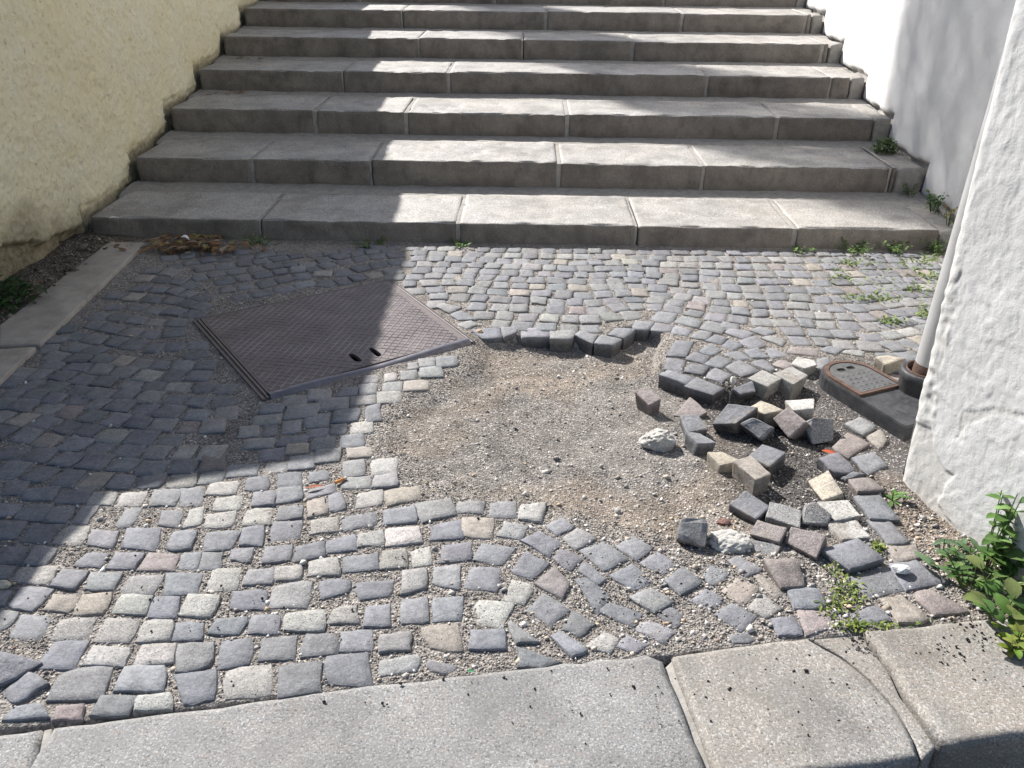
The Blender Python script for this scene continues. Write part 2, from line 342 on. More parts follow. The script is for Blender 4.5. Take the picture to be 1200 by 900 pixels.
QUADS = {
'A': """l 410 125 440 68 545 68 525 130;l 545 132 575 72 688 62 655 128;m 705 130 730 60 850 52 815 130;m 840 130 850 50 948 45 945 125;l 968 78 985 28 1120 12 1110 75;l 1000 150 1015 95 1135 85 1120 150;
d 95 100 120 50 280 40 240 105;d 250 120 290 60 440 55 395 122;d -20 180 0 120 110 120 60 180;m 70 195 120 130 245 125 205 200;d 210 205 250 140 350 135 305 205;g 338 208 385 130 465 130 410 212;m 415 220 450 145 548 140 490 222;m 540 225 590 135 665 138 612 228;g 630 222 668 145 722 138 680 226;m 740 220 760 155 858 152 835 228;l 858 232 890 150 957 133 940 215;l 960 230 975 170 1105 155 1090 230;
d -60 285 -20 210 130 205 75 280;d 95 295 150 215 290 212 225 300;l 248 300 300 230 418 225 380 308;m 408 315 435 245 555 250 525 332;m 575 325 600 240 748 235 720 340;m 778 335 815 255 920 252 895 330;m 958 342 970 255 1130 250 1080 330;
d -20 400 30 320 135 320 105 400;g 115 400 165 320 268 330 215 405;m 350 412 405 350 510 355 465 420;m 500 425 545 355 675 355 630 428;p 650 432 700 350 838 358 815 432;m 830 425 865 350 945 345 925 430;m 928 428 950 350 1045 352 1030 430;d -40 480 -5 410 75 415 40 475;
l 55 485 105 418 270 415 215 497;m 235 508 290 432 412 440 350 522;g 400 520 430 445 572 448 530 525;g 565 540 610 460 765 455 715 545;d 768 548 785 450 948 450 920 548;l 962 525 1000 425 1128 420 1110 520;
m -40 600 -10 525 55 530 20 600;m 35 600 95 515 250 525 150 625;t 205 620 250 548 370 560 320 635;t 348 640 390 550 520 540 480 640;l 525 635 575 548 718 555 680 642;d 690 652 725 560 842 562 820 655;l 848 640 885 548 1028 558 985 652;d 1085 610 1095 530 1250 522 1240 612;
g -60 730 -30 620 85 630 40 705;m 42 745 105 640 240 655 180 757;l 228 755 280 660 450 655 410 750;l 442 765 500 658 660 660 600 770;l 638 768 680 675 812 668 790 762;m 802 760 830 680 960 675 950 760;d 980 725 1020 660 1155 648 1125 735""",
'B': """d -60 475 -30 345 75 312 190 370 0 475;d 175 410 260 290 415 285 345 412;l 390 395 440 305 608 315 575 405;l 632 400 670 305 830 292 810 385;g 825 430 840 305 1003 290 985 405;d 1022 410 1040 285 1175 270 1165 390;
d 5 525 135 435 225 490 75 580;g 228 560 290 430 525 405 470 550;m 540 520 590 410 778 395 755 515;d 820 445 1010 418 1005 560 865 575;l 1055 555 1060 420 1265 395 1262 530;d 15 655 60 595 185 575 225 640;p 245 655 265 590 390 580 380 655;m 425 635 475 545 635 545 595 632;l 635 610 650 545 795 525 800 605""",
'C': """d 140 60 160 0 260 -15 255 58;d 300 45 305 -20 410 -30 412 42;m 445 20 450 -30 530 -40 540 5;m 175 135 190 70 290 65 285 128;d 295 120 305 50 410 40 415 98;m 432 98 450 50 570 25 572 65;g 600 50 610 0 730 -10 735 45;g 745 45 760 -10 860 -20 862 40;l 670 140 680 75 790 55 788 125;t 818 130 810 60 960 32 970 95;g 945 125 1110 98 1135 172 985 205;g 1145 165 1145 110 1268 108 1265 168;
l 135 225 155 150 280 135 265 215;d 300 195 310 130 420 128 415 185;t 440 185 440 115 520 95 535 165;m 540 90 600 68 622 145 550 155;l 455 262 460 200 578 185 582 250;m 605 185 760 155 762 215 612 250;m 800 218 800 155 940 135 950 205;
d 260 300 285 205 412 200 400 285;m 125 315 140 240 235 228 225 318;d 530 348 535 295 660 265 668 335;l 680 320 685 260 790 245 800 312;w 812 318 812 240 960 228 975 300;d 1020 288 1020 225 1165 195 1165 280;t 1172 275 1170 190 1308 190 1305 280;
m 85 385 85 340 190 330 170 395;d 232 400 245 330 370 315 360 385;d 380 395 390 325 520 300 525 370;m 0 420 0 350 40 355 35 420;l 440 460 450 395 580 378 585 455;d 612 440 615 370 770 348 772 425;l 788 425 795 345 905 330 910 415;l 928 345 1015 318 1028 400 940 415;d 1060 395 1080 315 1210 300 1205 380;
g 140 500 170 432 280 425 272 495;l 288 485 295 420 412 410 405 478;d 495 480 640 480 630 535 500 570;d 660 490 845 472 820 550 690 570;g 880 545 888 440 995 428 995 515;g 1030 490 1040 420 1155 410 1150 520;
g 262 605 285 505 460 490 430 605;m 708 695 718 605 825 590 828 690;m 885 680 888 568 1000 560 1008 670;m 1030 670 1032 562 1170 555 1160 665;d 165 725 185 645 315 635 300 728;l 330 715 340 635 520 615 510 715;l 535 680 560 615 670 598 680 680""",
'D': """d 212 535 230 435 390 420 375 525;m 412 518 440 412 580 405 580 500;m 592 490 600 400 740 390 735 485;g 780 495 780 415 925 405 920 490;t 975 380 1140 360 1170 490 1020 480;l 55 715 65 580 265 555 265 690;d 310 710 312 570 505 545 500 680;d 530 650 535 520 720 500 745 650;g 785 605 785 535 965 505 950 580;d 1005 570 1010 530 1140 515 1155 560 1080 600""",
'E': """m 295 118 415 112 415 182 290 180;l 445 130 555 118 535 205 435 190;m 555 225 640 190 690 225 610 268;g 630 280 705 238 795 285 700 335;m 720 340 830 298 940 380 830 432;m 888 320 970 275 1058 325 985 385;g 330 270 370 205 475 225 440 288;m 445 295 525 248 630 300 575 370;d 592 375 625 335 740 370 675 432;m 715 440 745 390 845 475 800 500;d 860 455 960 405 1070 490 960 525;m 1000 400 1080 350 1175 405 1110 450;m 1115 480 1200 420 1290 490 1190 548;
m 220 385 260 305 412 328 350 405;d 400 435 470 345 572 400 490 470;p 510 495 600 420 675 490 635 565;d 698 480 760 470 855 545 800 638;d 820 630 850 585 1010 635 965 695;g 955 560 1050 512 1155 580 1070 635;m 180 510 205 418 340 425 325 532;l 362 570 400 475 505 500 455 590;d 470 620 545 535 665 620 580 695;m 635 710 690 620 790 685 720 740;m 580 740 640 722 750 810 680 840;g 970 710 1030 668 1170 720 1115 780;m 1080 640 1140 605 1200 650 1170 700;l 750 790 830 720 900 750 860 820;m 890 790 940 735 1040 780 990 820;
l 205 670 250 575 405 590 355 710;g 385 690 395 675 520 672 525 770 420 775;d 205 800 208 715 360 712 368 800;d 430 885 430 795 590 785 625 860 540 890""",
'F': """m 295 470 330 405 420 440 355 508;t 385 530 455 470 555 515 490 600;m 230 575 310 520 390 560 330 620;m 350 640 430 590 540 650 470 720;m 410 385 460 365 572 430 500 468;t 530 460 565 452 680 530 640 570;l 495 605 580 545 668 610 590 655;d 612 665 720 655 760 735 650 740;d 690 510 840 520 860 610 725 610;p 730 615 870 610 930 690 780 735;p 585 395 740 385 770 490 665 500;d 858 330 1020 285 1135 375 985 420;m 420 735 500 720 540 760 440 775""",
'G': """m 375 550 570 490 645 600 490 640;m 575 490 690 472 835 570 650 605;t 545 395 690 390 720 450 600 475;t 525 650 620 630 755 745 610 758;p 675 620 770 612 930 705 780 730;d 385 715 510 675 580 750 450 765;m 410 165 520 155 610 270 480 265;d 470 275 560 270 660 375 560 385;m 495 70 590 35 610 140 550 140;g 440 365 470 365 490 400 465 405""",
'J': """d 0 715 40 650 150 645 110 715""",
'I': """m 455 425 580 412 590 460 500 465;m 590 415 665 415 655 440 605 460;m 690 420 810 417 812 455 690 458;g 820 432 935 430 925 470 820 468;m 935 450 960 435 1038 452 1015 487;m 1030 490 1060 452 1155 470 1110 498;m 1090 445 1125 418 1215 425 1165 462;g 385 398 450 382 475 405 425 420;m 350 355 400 338 480 345 475 378 390 380;g 285 320 320 302 400 320 350 348""",
'H': """m 165 420 180 385 265 390 245 425;m 255 428 265 393 355 405 340 435;m 345 440 365 405 440 425 420 455;d 435 460 480 428 535 440 510 475;m 250 375 285 340 380 350 335 395;m 360 390 400 362 490 385 470 418;m 480 420 520 382 610 405 580 445;m 600 440 630 420 730 440 690 470;d 505 478 550 450 610 465 580 495;d 585 500 620 470 680 500 640 520;d 665 480 740 455 790 500 720 515;m 720 430 765 412 835 438 790 455;g 770 465 810 452 885 480 860 500""",
'z4': """d 370 100 430 0 555 0 500 105;d 355 190 375 115 500 130 465 215;d 495 125 560 75 665 100 630 155;d 490 215 540 160 660 180 615 235;d 600 70 670 20 755 60 690 100;d 635 160 720 105 830 140 755 190;d 640 250 710 185 825 235 755 285;d 320 235 375 205 560 260 500 300;d 500 315 580 255 765 325 690 370;d 775 180 880 135 1015 210 890 250;d 750 30 820 0 900 40 830 65;d 760 85 870 65 955 115 880 135;d 915 70 1005 50 1085 110 970 120;d 955 150 1050 125 1135 200 1100 215;m 1060 65 1110 45 1230 100 1110 115""",
'z5': """p 145 165 210 130 310 165 250 195;p 260 80 290 40 470 55 470 105;d 490 60 540 30 640 60 600 95;g 640 75 690 45 800 70 790 105;m 640 110 700 95 800 110 760 128;m 460 130 540 108 560 160 480 200;p 570 740 680 645 830 715 690 810;t 790 655 910 620 955 690 900 740;g 665 575 760 530 875 590 790 650""",
'z7': """d 240 50 370 10 490 110 360 135;m 475 40 620 0 720 90 590 145;d 400 165 480 140 565 160 430 180;p 455 190 590 175 695 255 510 275""",
}
HIGH = {('z7', 0): .02, ('z7', 1): .012, ('z7', 2): .012, ('z7', 3): .018, ('F', 10): .014, ('F', 11): .018, ('G', 6): .010, ('G', 7): .006, ('z5', 6): .01, ('z5', 7): .006, ('z5', 8): .012, ('B', 0): .012}
TILT = {('B', 0): (-.18, .12), ('F', 10): (-.1, .16), ('z7', 2): (.1, .2), ('z7', 0): (-.06, .1), ('B', 6): (.1, .05)}
SINK = {'E': {16: -.008, 17: -.003, 20: -.004, 21: -.010, 22: -.006, 24: -.010, 25: -.011, 26: -.004, 27: -.010, 28: -.010}, 'F': {0: -.005, 2: -.010, 3: -.009, 1: -.005, 5: -.006, 6: -.003, 12: -.011}, 'D': {4: -.006, 8: -.007, 9: -.008}, 'C': {59: -.006}}
for k, s in QUADS.items():
    for i, ln in enumerate(s.replace('\n', '').split(';')):
        t = ln.split(); ch = t[0]; v = list(map(float, t[1:])); z = HIGH.get((k, i), (lambda q: None if q is None else q*.12)(SINK.get(k, {}).get(i)))
        pts = [G(*wp(k, v[j], v[j+1]), z or 0) for j in range(0, len(v), 2)]
        if len(pts) == 5: pts = [pts[0], pts[1], (pts[2]+pts[3])/2, pts[3], pts[4]]; pts = [pts[0], pts[1], pts[3], pts[4]]
        addc(pts, ch, z, TILT.get((k, i)), force=k in ('z4', 'z7', 'I', 'H', 'F', 'G'))
NC = """m 1095 95 100 45;g 1020 145 105 45;t 950 205 110 45;g 1000 100 75 35;g 935 115 50 30;g 915 155 75 40;l 830 165 50 35;g 840 212 90 45;l 825 262 105 50;g 735 175 70 35;g 725 222 85 45;g 703 273 115 45;d 630 235 85 40;g 560 295 130 55;g 495 250 105 50;g 380 280 110 45;g 412 330 140 60;d 620 348 115 55;m 750 335 70 70;m 485 372 110 60;l 695 402 100 50;g 585 410 70 45;g 367 400 85 55;m 490 428 95 40;g 250 368 125 45;d 270 315 110 40;d 265 412 65 55;g 165 420 95 50;m 650 465 105 55;g 512 478 110 50;d 370 463 130 45;t 685 520 110 45;t 395 502 100 45;g 215 478 130 45;g 537 535 110 60;d 275 530 110 50;m 415 565 115 60;g 655 597 100 70;l 800 585 115 75;m 505 622 120 70;g 295 590 110 50;m 140 605 140 55"""
for ln in NC.replace('\n', '').split(';'):
    t = ln.split(); u, v, a, b = map(float, t[1:]); sk = .10*a
    addc([G(*wp('N', u+sx*a/2+sy*-sk*.5*(1 if u < 650 else -.3), v+sy*b/2-sx*b*.08)) for sx, sy in ((-1, -1), (1, -1), (1, 1), (-1, 1))], t[0])
# courses: rows of cobbles along the curves in which they were laid
COURSES = {'J': ["-60 585 190 620 465 650 755 650 930 640 1020 630", "-60 500 150 525 400 562 630 585 870 585 1000 578", "-60 420 130 445 400 490 610 512 860 520 1010 518", "-60 345 125 362 330 408 565 442 790 462 1015 462 1090 480",
  "-60 285 100 298 310 330 520 365 730 390 970 402 1095 392", "-60 232 100 245 300 270 590 305 840 335 970 342 1150 325", "-20 188 190 210 370 235 600 250 830 272 1065 288 1160 272", "40 140 260 160 430 188 690 205 900 218 1080 222",
  "110 95 300 115 520 135 700 160 1010 166", "180 55 330 75 560 90 740 115 1000 112"],
 'K': ["220 410 320 420 460 450 640 470 860 480 1000 450", "300 360 430 385 560 405 720 430 860 415 990 412", "340 320 460 325 580 350 740 370 850 358 960 352", "400 275 520 285 640 300 760 310 920 310", "440 235 560 235 680 245 800 260 920 272", "490 185 600 190 720 200 850 212 950 240", "540 145 660 150 800 160 940 190 1000 220", "580 105 700 105 850 120 950 150", "640 65 760 70 870 85"],
 'M': ["400 332 480 315 545 300 630 290 725 265 815 245 925 250 1030 225 1110 210 1240 185", "250 295 390 285 500 265 610 250 700 225 800 208 930 205 1010 190 1075 170 1240 145", "160 270 350 250 460 235 570 215 670 195 760 182 830 185 890 165 990 145 1080 125 1240 110",
  "120 255 280 225 400 200 500 190 600 180 690 155 800 160 910 135 1000 110 1200 95", "60 225 180 200 300 180 420 165 520 155 630 140 730 120 850 110 960 100 1200 75", "40 195 200 160 330 140 450 130 560 120 680 105 800 95", "40 150 160 128 300 112 420 105 540 98"]}
BAN = [PLATE, [np.array([*p, 0]) for p in PIT]]
GULP = [np.array([*(GUL_A-gv*.02-gd*.2), 0]), np.array([*(GUL_B+gv*.1-gd*.2), 0]), np.array([*(GUL_B+gv*.04+gd*.2), 0]), np.array([*(GUL_A-gv*.03+gd*.2), 0])]
BAN.append(GULP)
def lay(poly, wid, mixw, slack=.7):
    P = np.array(poly)[:, :2]; seg = np.r_[0, np.cumsum(np.hypot(*(P[1:]-P[:-1]).T))]
    s = random.uniform(0, .08)
    while s < seg[-1]:
        ln = random.uniform(.068, .094); q = s+ln/2
        if q > seg[-1]: break
        c = np.array([np.interp(q, seg, P[:, 0]), np.interp(q, seg, P[:, 1])]); c2 = np.array([np.interp(q+.05, seg, P[:, 0]), np.interp(q+.05, seg, P[:, 1])]); c0 = np.array([np.interp(q-.05, seg, P[:, 0]), np.interp(q-.05, seg, P[:, 1])])
        e = (c2-c0)/np.hypot(*(c2-c0)); nrm = np.array([-e[1], e[0]]); w2 = wid*random.uniform(.86, 1.02)/2; s += ln
        c = c+nrm*random.uniform(-.006, .006)
        if any(inpoly(c[0], c[1], b) or distpoly(c[0], c[1], b) < .042 for b in BAN): continue
        if c[0] < -1.80-.06*(c[1]-2.2)*0+.045 and c[0] < SLABX(c[1])+.05: continue
        if c[0] > 1.0 and c[1] < 2.3: continue
        h = ln/2-.0065; r = lambda: random.uniform(-.005, .005); sh = random.uniform(-.007, .007)
        addc([c-e*(h+r())-nrm*(w2+r()), c+e*(h+r())-nrm*(w2+r()), c+e*(h+r()+sh)+nrm*(w2+r()), c-e*(h+r()-sh)+nrm*(w2+r())], random.choices('dmgltp', mixw)[0], random.uniform(-.0015, .004), jit=False)
def SLABX(y): return -1.68-(y-2.197)*.097
for k, L in COURSES.items():
    for row in L:
        v = list(map(float, row.split())); lay([G(*wp(k, v[i], v[i+1])) for i in range(0, len(v), 2)], .074, (8, 6, 5, 1, .8, .6) if k == 'J' else (8, 7, 2, .2, .3, .3))
for k in range(22):
    y0 = 1.02+k*.079; lay([(x, y0+(x+1.3)*.16+.01*math.sin(x*5+k)) for x in np.linspace(-2.0, -.9, 30)], .074, (8, 6, 5, 1, .8, .6))
LOW = [G(*p) for p in [(440,380),(520,374),(590,381),(640,384),(700,386),(760,377),(800,383),(850,394),(900,401),(960,402),(1040,408),(1110,392),(1200,392)]]
LOWX = np.array([p[0] for p in LOW]); LOWY = np.array([p[1] for p in LOW]); NR = 11
for i in range(NR+1):
    f = i/NR; xs = np.linspace(-.72, 2.15, 60); lo = np.interp(xs, LOWX, LOWY)
    lay([(x, y) for x, y in zip(xs, lo+(3.60-lo)*f+.012*np.sin(xs*2.2+i*.4))], (3.6-2.70)/NR*.95, (3, 9, 7, .7, .6, .7))
for i in range(1, 5):                                            # right of the gully, up to the downpipe
    xs = np.linspace(1.15, 1.9, 20); lay([(x, np.interp(x, LOWX, LOWY)-i*.082) for x in xs], .072, (3, 8, 6, 1, 2, 2))

PAVE = empty('cobbled_pavement', kind='structure')
def px_area(q):
    P = np.array([[*p, 0] for p in q])-np.array([0, 0, CAMH]); d = P@FW; u = P@RT/d; v = P@UP/d; return .5*abs(np.dot(u, np.roll(v, 1))-np.dot(v, np.roll(u, 1)))
COBS.sort(key=lambda o: -px_area(o['q']))
def side_tint(c, n):                                  # soil-stained flanks, darkened further to put their shade into the tint
    t = np.tile(np.asarray(c, float), (n, 1)); t[:24] = t[:24]*np.array([.42, .40, .38]); return t
rest = [[], [], [], [], []]
for i, o in enumerate(COBS):
    near_pit = distpoly(o['c'][0], o['c'][1], PIT) < .12
    V, Fc, S = cobble_geo(o['q'], o['z'], i, .10 if near_pit else .06, o['tilt'])
    if i < 300:
        mesh_obj('cobblestone', V, Fc, MC, PAVE, S, tint=side_tint(o['col'], len(V)), grain=o['g'])
    else:
        k = len(rest[0]); rest[0] += V; rest[1] += [tuple(a+k for a in f) for f in Fc]; rest[2] += S; rest[3] += list(side_tint(o['col'], len(V))); rest[4] += [o['g']]*len(V)
o = mesh_obj('small_cobbles', rest[0], rest[1], MC, PAVE, rest[2], tint=np.array(rest[3]), grain=np.array(rest[4])); o['kind'] = 'stuff'

# ------------------------------------------------------------------ ground sheets
def pave_tint(x, y):
    base = np.array([.235, .213, .19]); n = x.size; t = np.tile(base, (n, 1))
    ins = inpoly(x, y, PIT); d = np.where(ins, distpoly(x, y, PIT), 0); k = sm(.0, .08, d)[:, None]
    nz = fbm(x*3.2, y*3.2, 0, 31)
    sand = np.where((nz > .05)[:, None], np.array([.235, .19, .150]), np.array([.215, .195, .17])); s2 = sm(-.1, .25, nz)[:, None]; sand = np.array([.190, .174, .158])*(1-s2)+np.array([.212, .178, .146])*s2
    t = t*(1-k)+sand*k
    dk = (sm(.50, .68, x+.1*fbm(x*6, y*6, 0, 33))*sm(1.45, 1.6, y)*sm(2.6, 2.4, y))[:, None]; t = t*(1-dk*.9)+np.array([.08, .075, .073])*dk*.9
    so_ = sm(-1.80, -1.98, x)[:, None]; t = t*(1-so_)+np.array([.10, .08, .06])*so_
    pb = (sm(.12, .02, np.abs(x-pier_x(y)+.05))*sm(1.9, 1.6, y))[:, None]; t = t*(1-pb)+np.array([.22, .18, .145])*pb
    return t
gx = np.arange(-2.6, 2.7, .0125); gy = np.arange(.80, 3.78, .0125); X_, Y_ = np.meshgrid(gx, gy, indexing='ij')
Z_ = gz(X_.ravel(), Y_.ravel())
o = mesh_obj('ground', np.c_[X_.ravel(), Y_.ravel(), Z_], grid_faces(len(gx), len(gy)), MG, None, True, tint=pave_tint(X_.ravel(), Y_.ravel())); tag(o, kind='structure')
MROAD = plain_mat('asphalt', (.07, .062, .053), (.11, .095, .08), 20, .95, bump=.9, bs=260)
o = mesh_obj('road', [(-150, -150, -.145), (150, -150, -.145), (150, 1.4, -.145), (-150, 1.4, -.145), (-150, 150, -.145), (150, 150, -.145)], [(0, 1, 2, 3), (3, 2, 5, 4)], MROAD); tag(o, kind='structure')

# gravel: loose grains in the joints, over the bare bed and sprinkled on the stones
RX, RY, RS = -2.2, .9, .005; W_, H_ = int(4.4/RS), int(2.9/RS); occ = np.zeros((W_, H_), bool)
for o in COBS:
    q = o['q']; c = o['c']; q = c+(q-c)*.96; i0, j0 = ((q.min(0)-(RX, RY))/RS).astype(int); i1, j1 = ((q.max(0)-(RX, RY))/RS).astype(int)+2
    i0, j0 = max(i0, 0), max(j0, 0); i1, j1 = min(i1, W_), min(j1, H_)
    if i1 <= i0 or j1 <= j0: continue
    a, b = np.meshgrid(np.arange(i0, i1), np.arange(j0, j1), indexing='ij'); occ[i0:i1, j0:j1] |= inpoly(RX+a*RS, RY+b*RS, q)
def grains(name, n, size, place, palette, pw, flat=.7, lift=.25, local=False):
    x, y, z = place(n); n = len(x)
    base = np.array([(1, 0, 0), (0, 1, 0), (-1, 0, 0), (0, -1, 0), (0, 0, 1), (0, 0, -1)], float)
    V = base[None]*(RNG.uniform(.6, 1.25, (n, 6, 1)))+RNG.normal(0, .16, (n, 6, 3)); s = size[0]*np.exp(RNG.normal(0, size[1], n))
    V[:, :, 2] *= flat; a = RNG.uniform(0, 6.28, n); ca, sa = np.cos(a)[:, None], np.sin(a)[:, None]
    xx = V[:, :, 0]*ca-V[:, :, 1]*sa; yy = V[:, :, 0]*sa+V[:, :, 1]*ca; tl = RNG.normal(0, .3, (n, 2))
    zz = V[:, :, 2]+xx*tl[:, :1]+yy*tl[:, 1:]
    P = np.stack([x[:, None]+xx*s[:, None], y[:, None]+yy*s[:, None], z[:, None]+(zz+lift)*s[:, None]], 2).reshape(-1, 3)
    f = np.array([(0, 1, 4), (1, 2, 4), (2, 3, 4), (3, 0, 4), (1, 0, 5), (2, 1, 5), (3, 2, 5), (0, 3, 5)]); Fc = (f[None]+np.arange(n)[:, None, None]*6).reshape(-1, 3)
    pal = np.array(palette); ci = RNG.choice(len(pal), n, p=np.array(pw)/sum(pw)); t = pal[ci]*RNG.uniform(.75, 1.25, (n, 1))
    if local: hp = sm(.55, .7, x+.1*fbm(x*6, y*6, 0, 33))*sm(1.5, 1.62, y)*sm(2.5, 2.35, y)*(x < pier_x(y)-.03); t = t*(1-.62*hp[:, None])       # dark basalt grit among the dug-out stones
    t = np.repeat(t, 6, 0)
    me = bpy.data.meshes.new(name); me.vertices.add(len(P)); me.vertices.foreach_set('co', P.astype(np.float32).ravel()); me.loops.add(len(Fc)*3); me.loops.foreach_set('vertex_index', Fc.astype(np.int32).ravel())
    me.polygons.add(len(Fc)); me.polygons.foreach_set('loop_start', np.arange(0, len(Fc)*3, 3, dtype=np.int32)); me.update(calc_edges=True)
    at = me.attributes.new('tint', 'FLOAT_COLOR', 'POINT'); at.data.foreach_set('color', np.c_[t, np.ones(len(t))].astype(np.float32).ravel()); me.materials.append(MST)
    o = bpy.data.objects.new(name, me); C.objects.link(o); o['kind'] = 'stuff'; return o
def scatter(n, dens):
    x = RNG.uniform(-1.9, 1.75, n*4); y = RNG.uniform(1.0, 3.62, n*4); y = 1.0+(y-1.0)*RNG.uniform(.55, 1, n*4)
    i = ((x-RX)/RS).astype(int).clip(0, W_-1); j = ((y-RY)/RS).astype(int).clip(0, H_-1)
    k = ~occ[i, j] & (y > 1.10+.168*x) & (x > SLABX(y)) & ~inpoly(x, y, PLATE) & ~inpoly(x, y, GULP) & ((x < pier_x(y)) | (y > 1.9)) & (RNG.uniform(0, 1, n*4) < dens(x, y)); x, y = x[k][:n], y[k][:n]
    return x, y, gz(x, y)
PAL = [(.255, .228, .208), (.185, .168, .154), (.32, .283, .25), (.46, .43, .39), (.30, .225, .165), (.12, .112, .108)]
def inpit(x, y): return np.where(inpoly(x, y, PIT), sm(.02, .10, distpoly(x, y, PIT))*sm(.75, .55, x), 0)
tag(grains('gravel', 90000, (.0019, .35), lambda n: scatter(n, lambda x, y: 1-.93*inpit(x, y)), PAL, [6, 5, 3, 1.2, .7, 1.2], local=True), 'loose grey grit filling the cobble joints')
SAND = [(.195, .178, .16), (.22, .196, .17), (.17, .155, .14), (.33, .31, .28), (.11, .105, .10)]
tag(grains('sand_grit', 30000, (.0013, .4), lambda n: scatter(n, lambda x, y: inpit(x, y)*sm(-.6, .5, fbm(x*7, y*7, 0, 77))), SAND, [6, 5, 5, 1.0, 1.0], local=True), 'fine tan and grey grit over the bare sand bed')
tag(grains('bed_chips', 230, (.0042, .5), lambda n: scatter(n, lambda x, y: inpit(x, y)), [(.42, .395, .36), (.15, .142, .138), (.30, .19, .11), (.28, .26, .24), (.6, .58, .55)], [2, 3, .5, 4, .8]), 'scattered stone chips on the bare sand bed')
tag(grains('pebbles', 4200, (.0048, .35), lambda n: scatter(n, lambda x, y: sm(1.95, 1.35, y)*(.35+.65*sm(0, .6, x))+.06), [(.55, .51, .46), (.42, .36, .29), (.35, .33, .31), (.5, .38, .26), (.65, .63, .60)], [3, 2, 3, .6, 1.5], .75), 'pale rounded pebbles in the wide joints near the kerb')
def rub(n):
    y = RNG.uniform(2.3, 3.66, n); x = RNG.uniform(-2.1, -1.86, n)-.097*(y-2.9)*0; k = x < SLABX(y)-.13; x, y = x[k], y[k]; return x, y, gz(x, y)
tag(grains('wall_rubble', 420, (.0065, .5), rub, [(.15, .125, .095), (.24, .21, .17), (.09, .075, .06), (.40, .37, .32)], [4, 2, 4, .6], .7), 'crumbs of plaster and soil between the yellow wall and the slabs')
def dust(n):
    x = RNG.normal(.38, .30, n); y = RNG.normal(1.36, .11, n); k = (y > 1.11+.168*x) & (x < .9); x, y = x[k], y[k]; return x, y, np.full(x.shape, -.002)
tag(grains('sandy_grit', 2200, (.0022, .35), dust, PAL, [6, 3, 4, 1.6, .6, .5]), 'grit washed over the sunken cobbles beside the kerb')
def seeds(n):
    cl = [(*G(px, py)[:2], sx, sy) for px, py, sx, sy in ((1003, 754, .012, .012), (1143, 747, .028, .026), (1106, 768, .022, .014), (1150, 795, .03, .02), (900, 800, .10, .05), (600, 820, .3, .05), (150, 690, .3, .12), (420, 650, .35, .15), (930, 690, .12, .08))]
    ww = np.array([22, 26, 14, 8, 16, 16, 30, 26, 16]); ci = RNG.choice(len(cl), n, p=ww/ww.sum()); c = np.array(cl)[ci]
    x = RNG.normal(c[:, 0], c[:, 2]); y = RNG.normal(c[:, 1], c[:, 3]); return x, y, np.where(y < 1.10+.168*x, np.where(x > .6, .010, .006), .003)
tag(grains('black_crumbs', 260, (.0027, .25), seeds, [(.02, .02, .02), (.035, .03, .03)], [1, 1], .8), 'scattered black crumbs on the kerb and nearby cobbles')

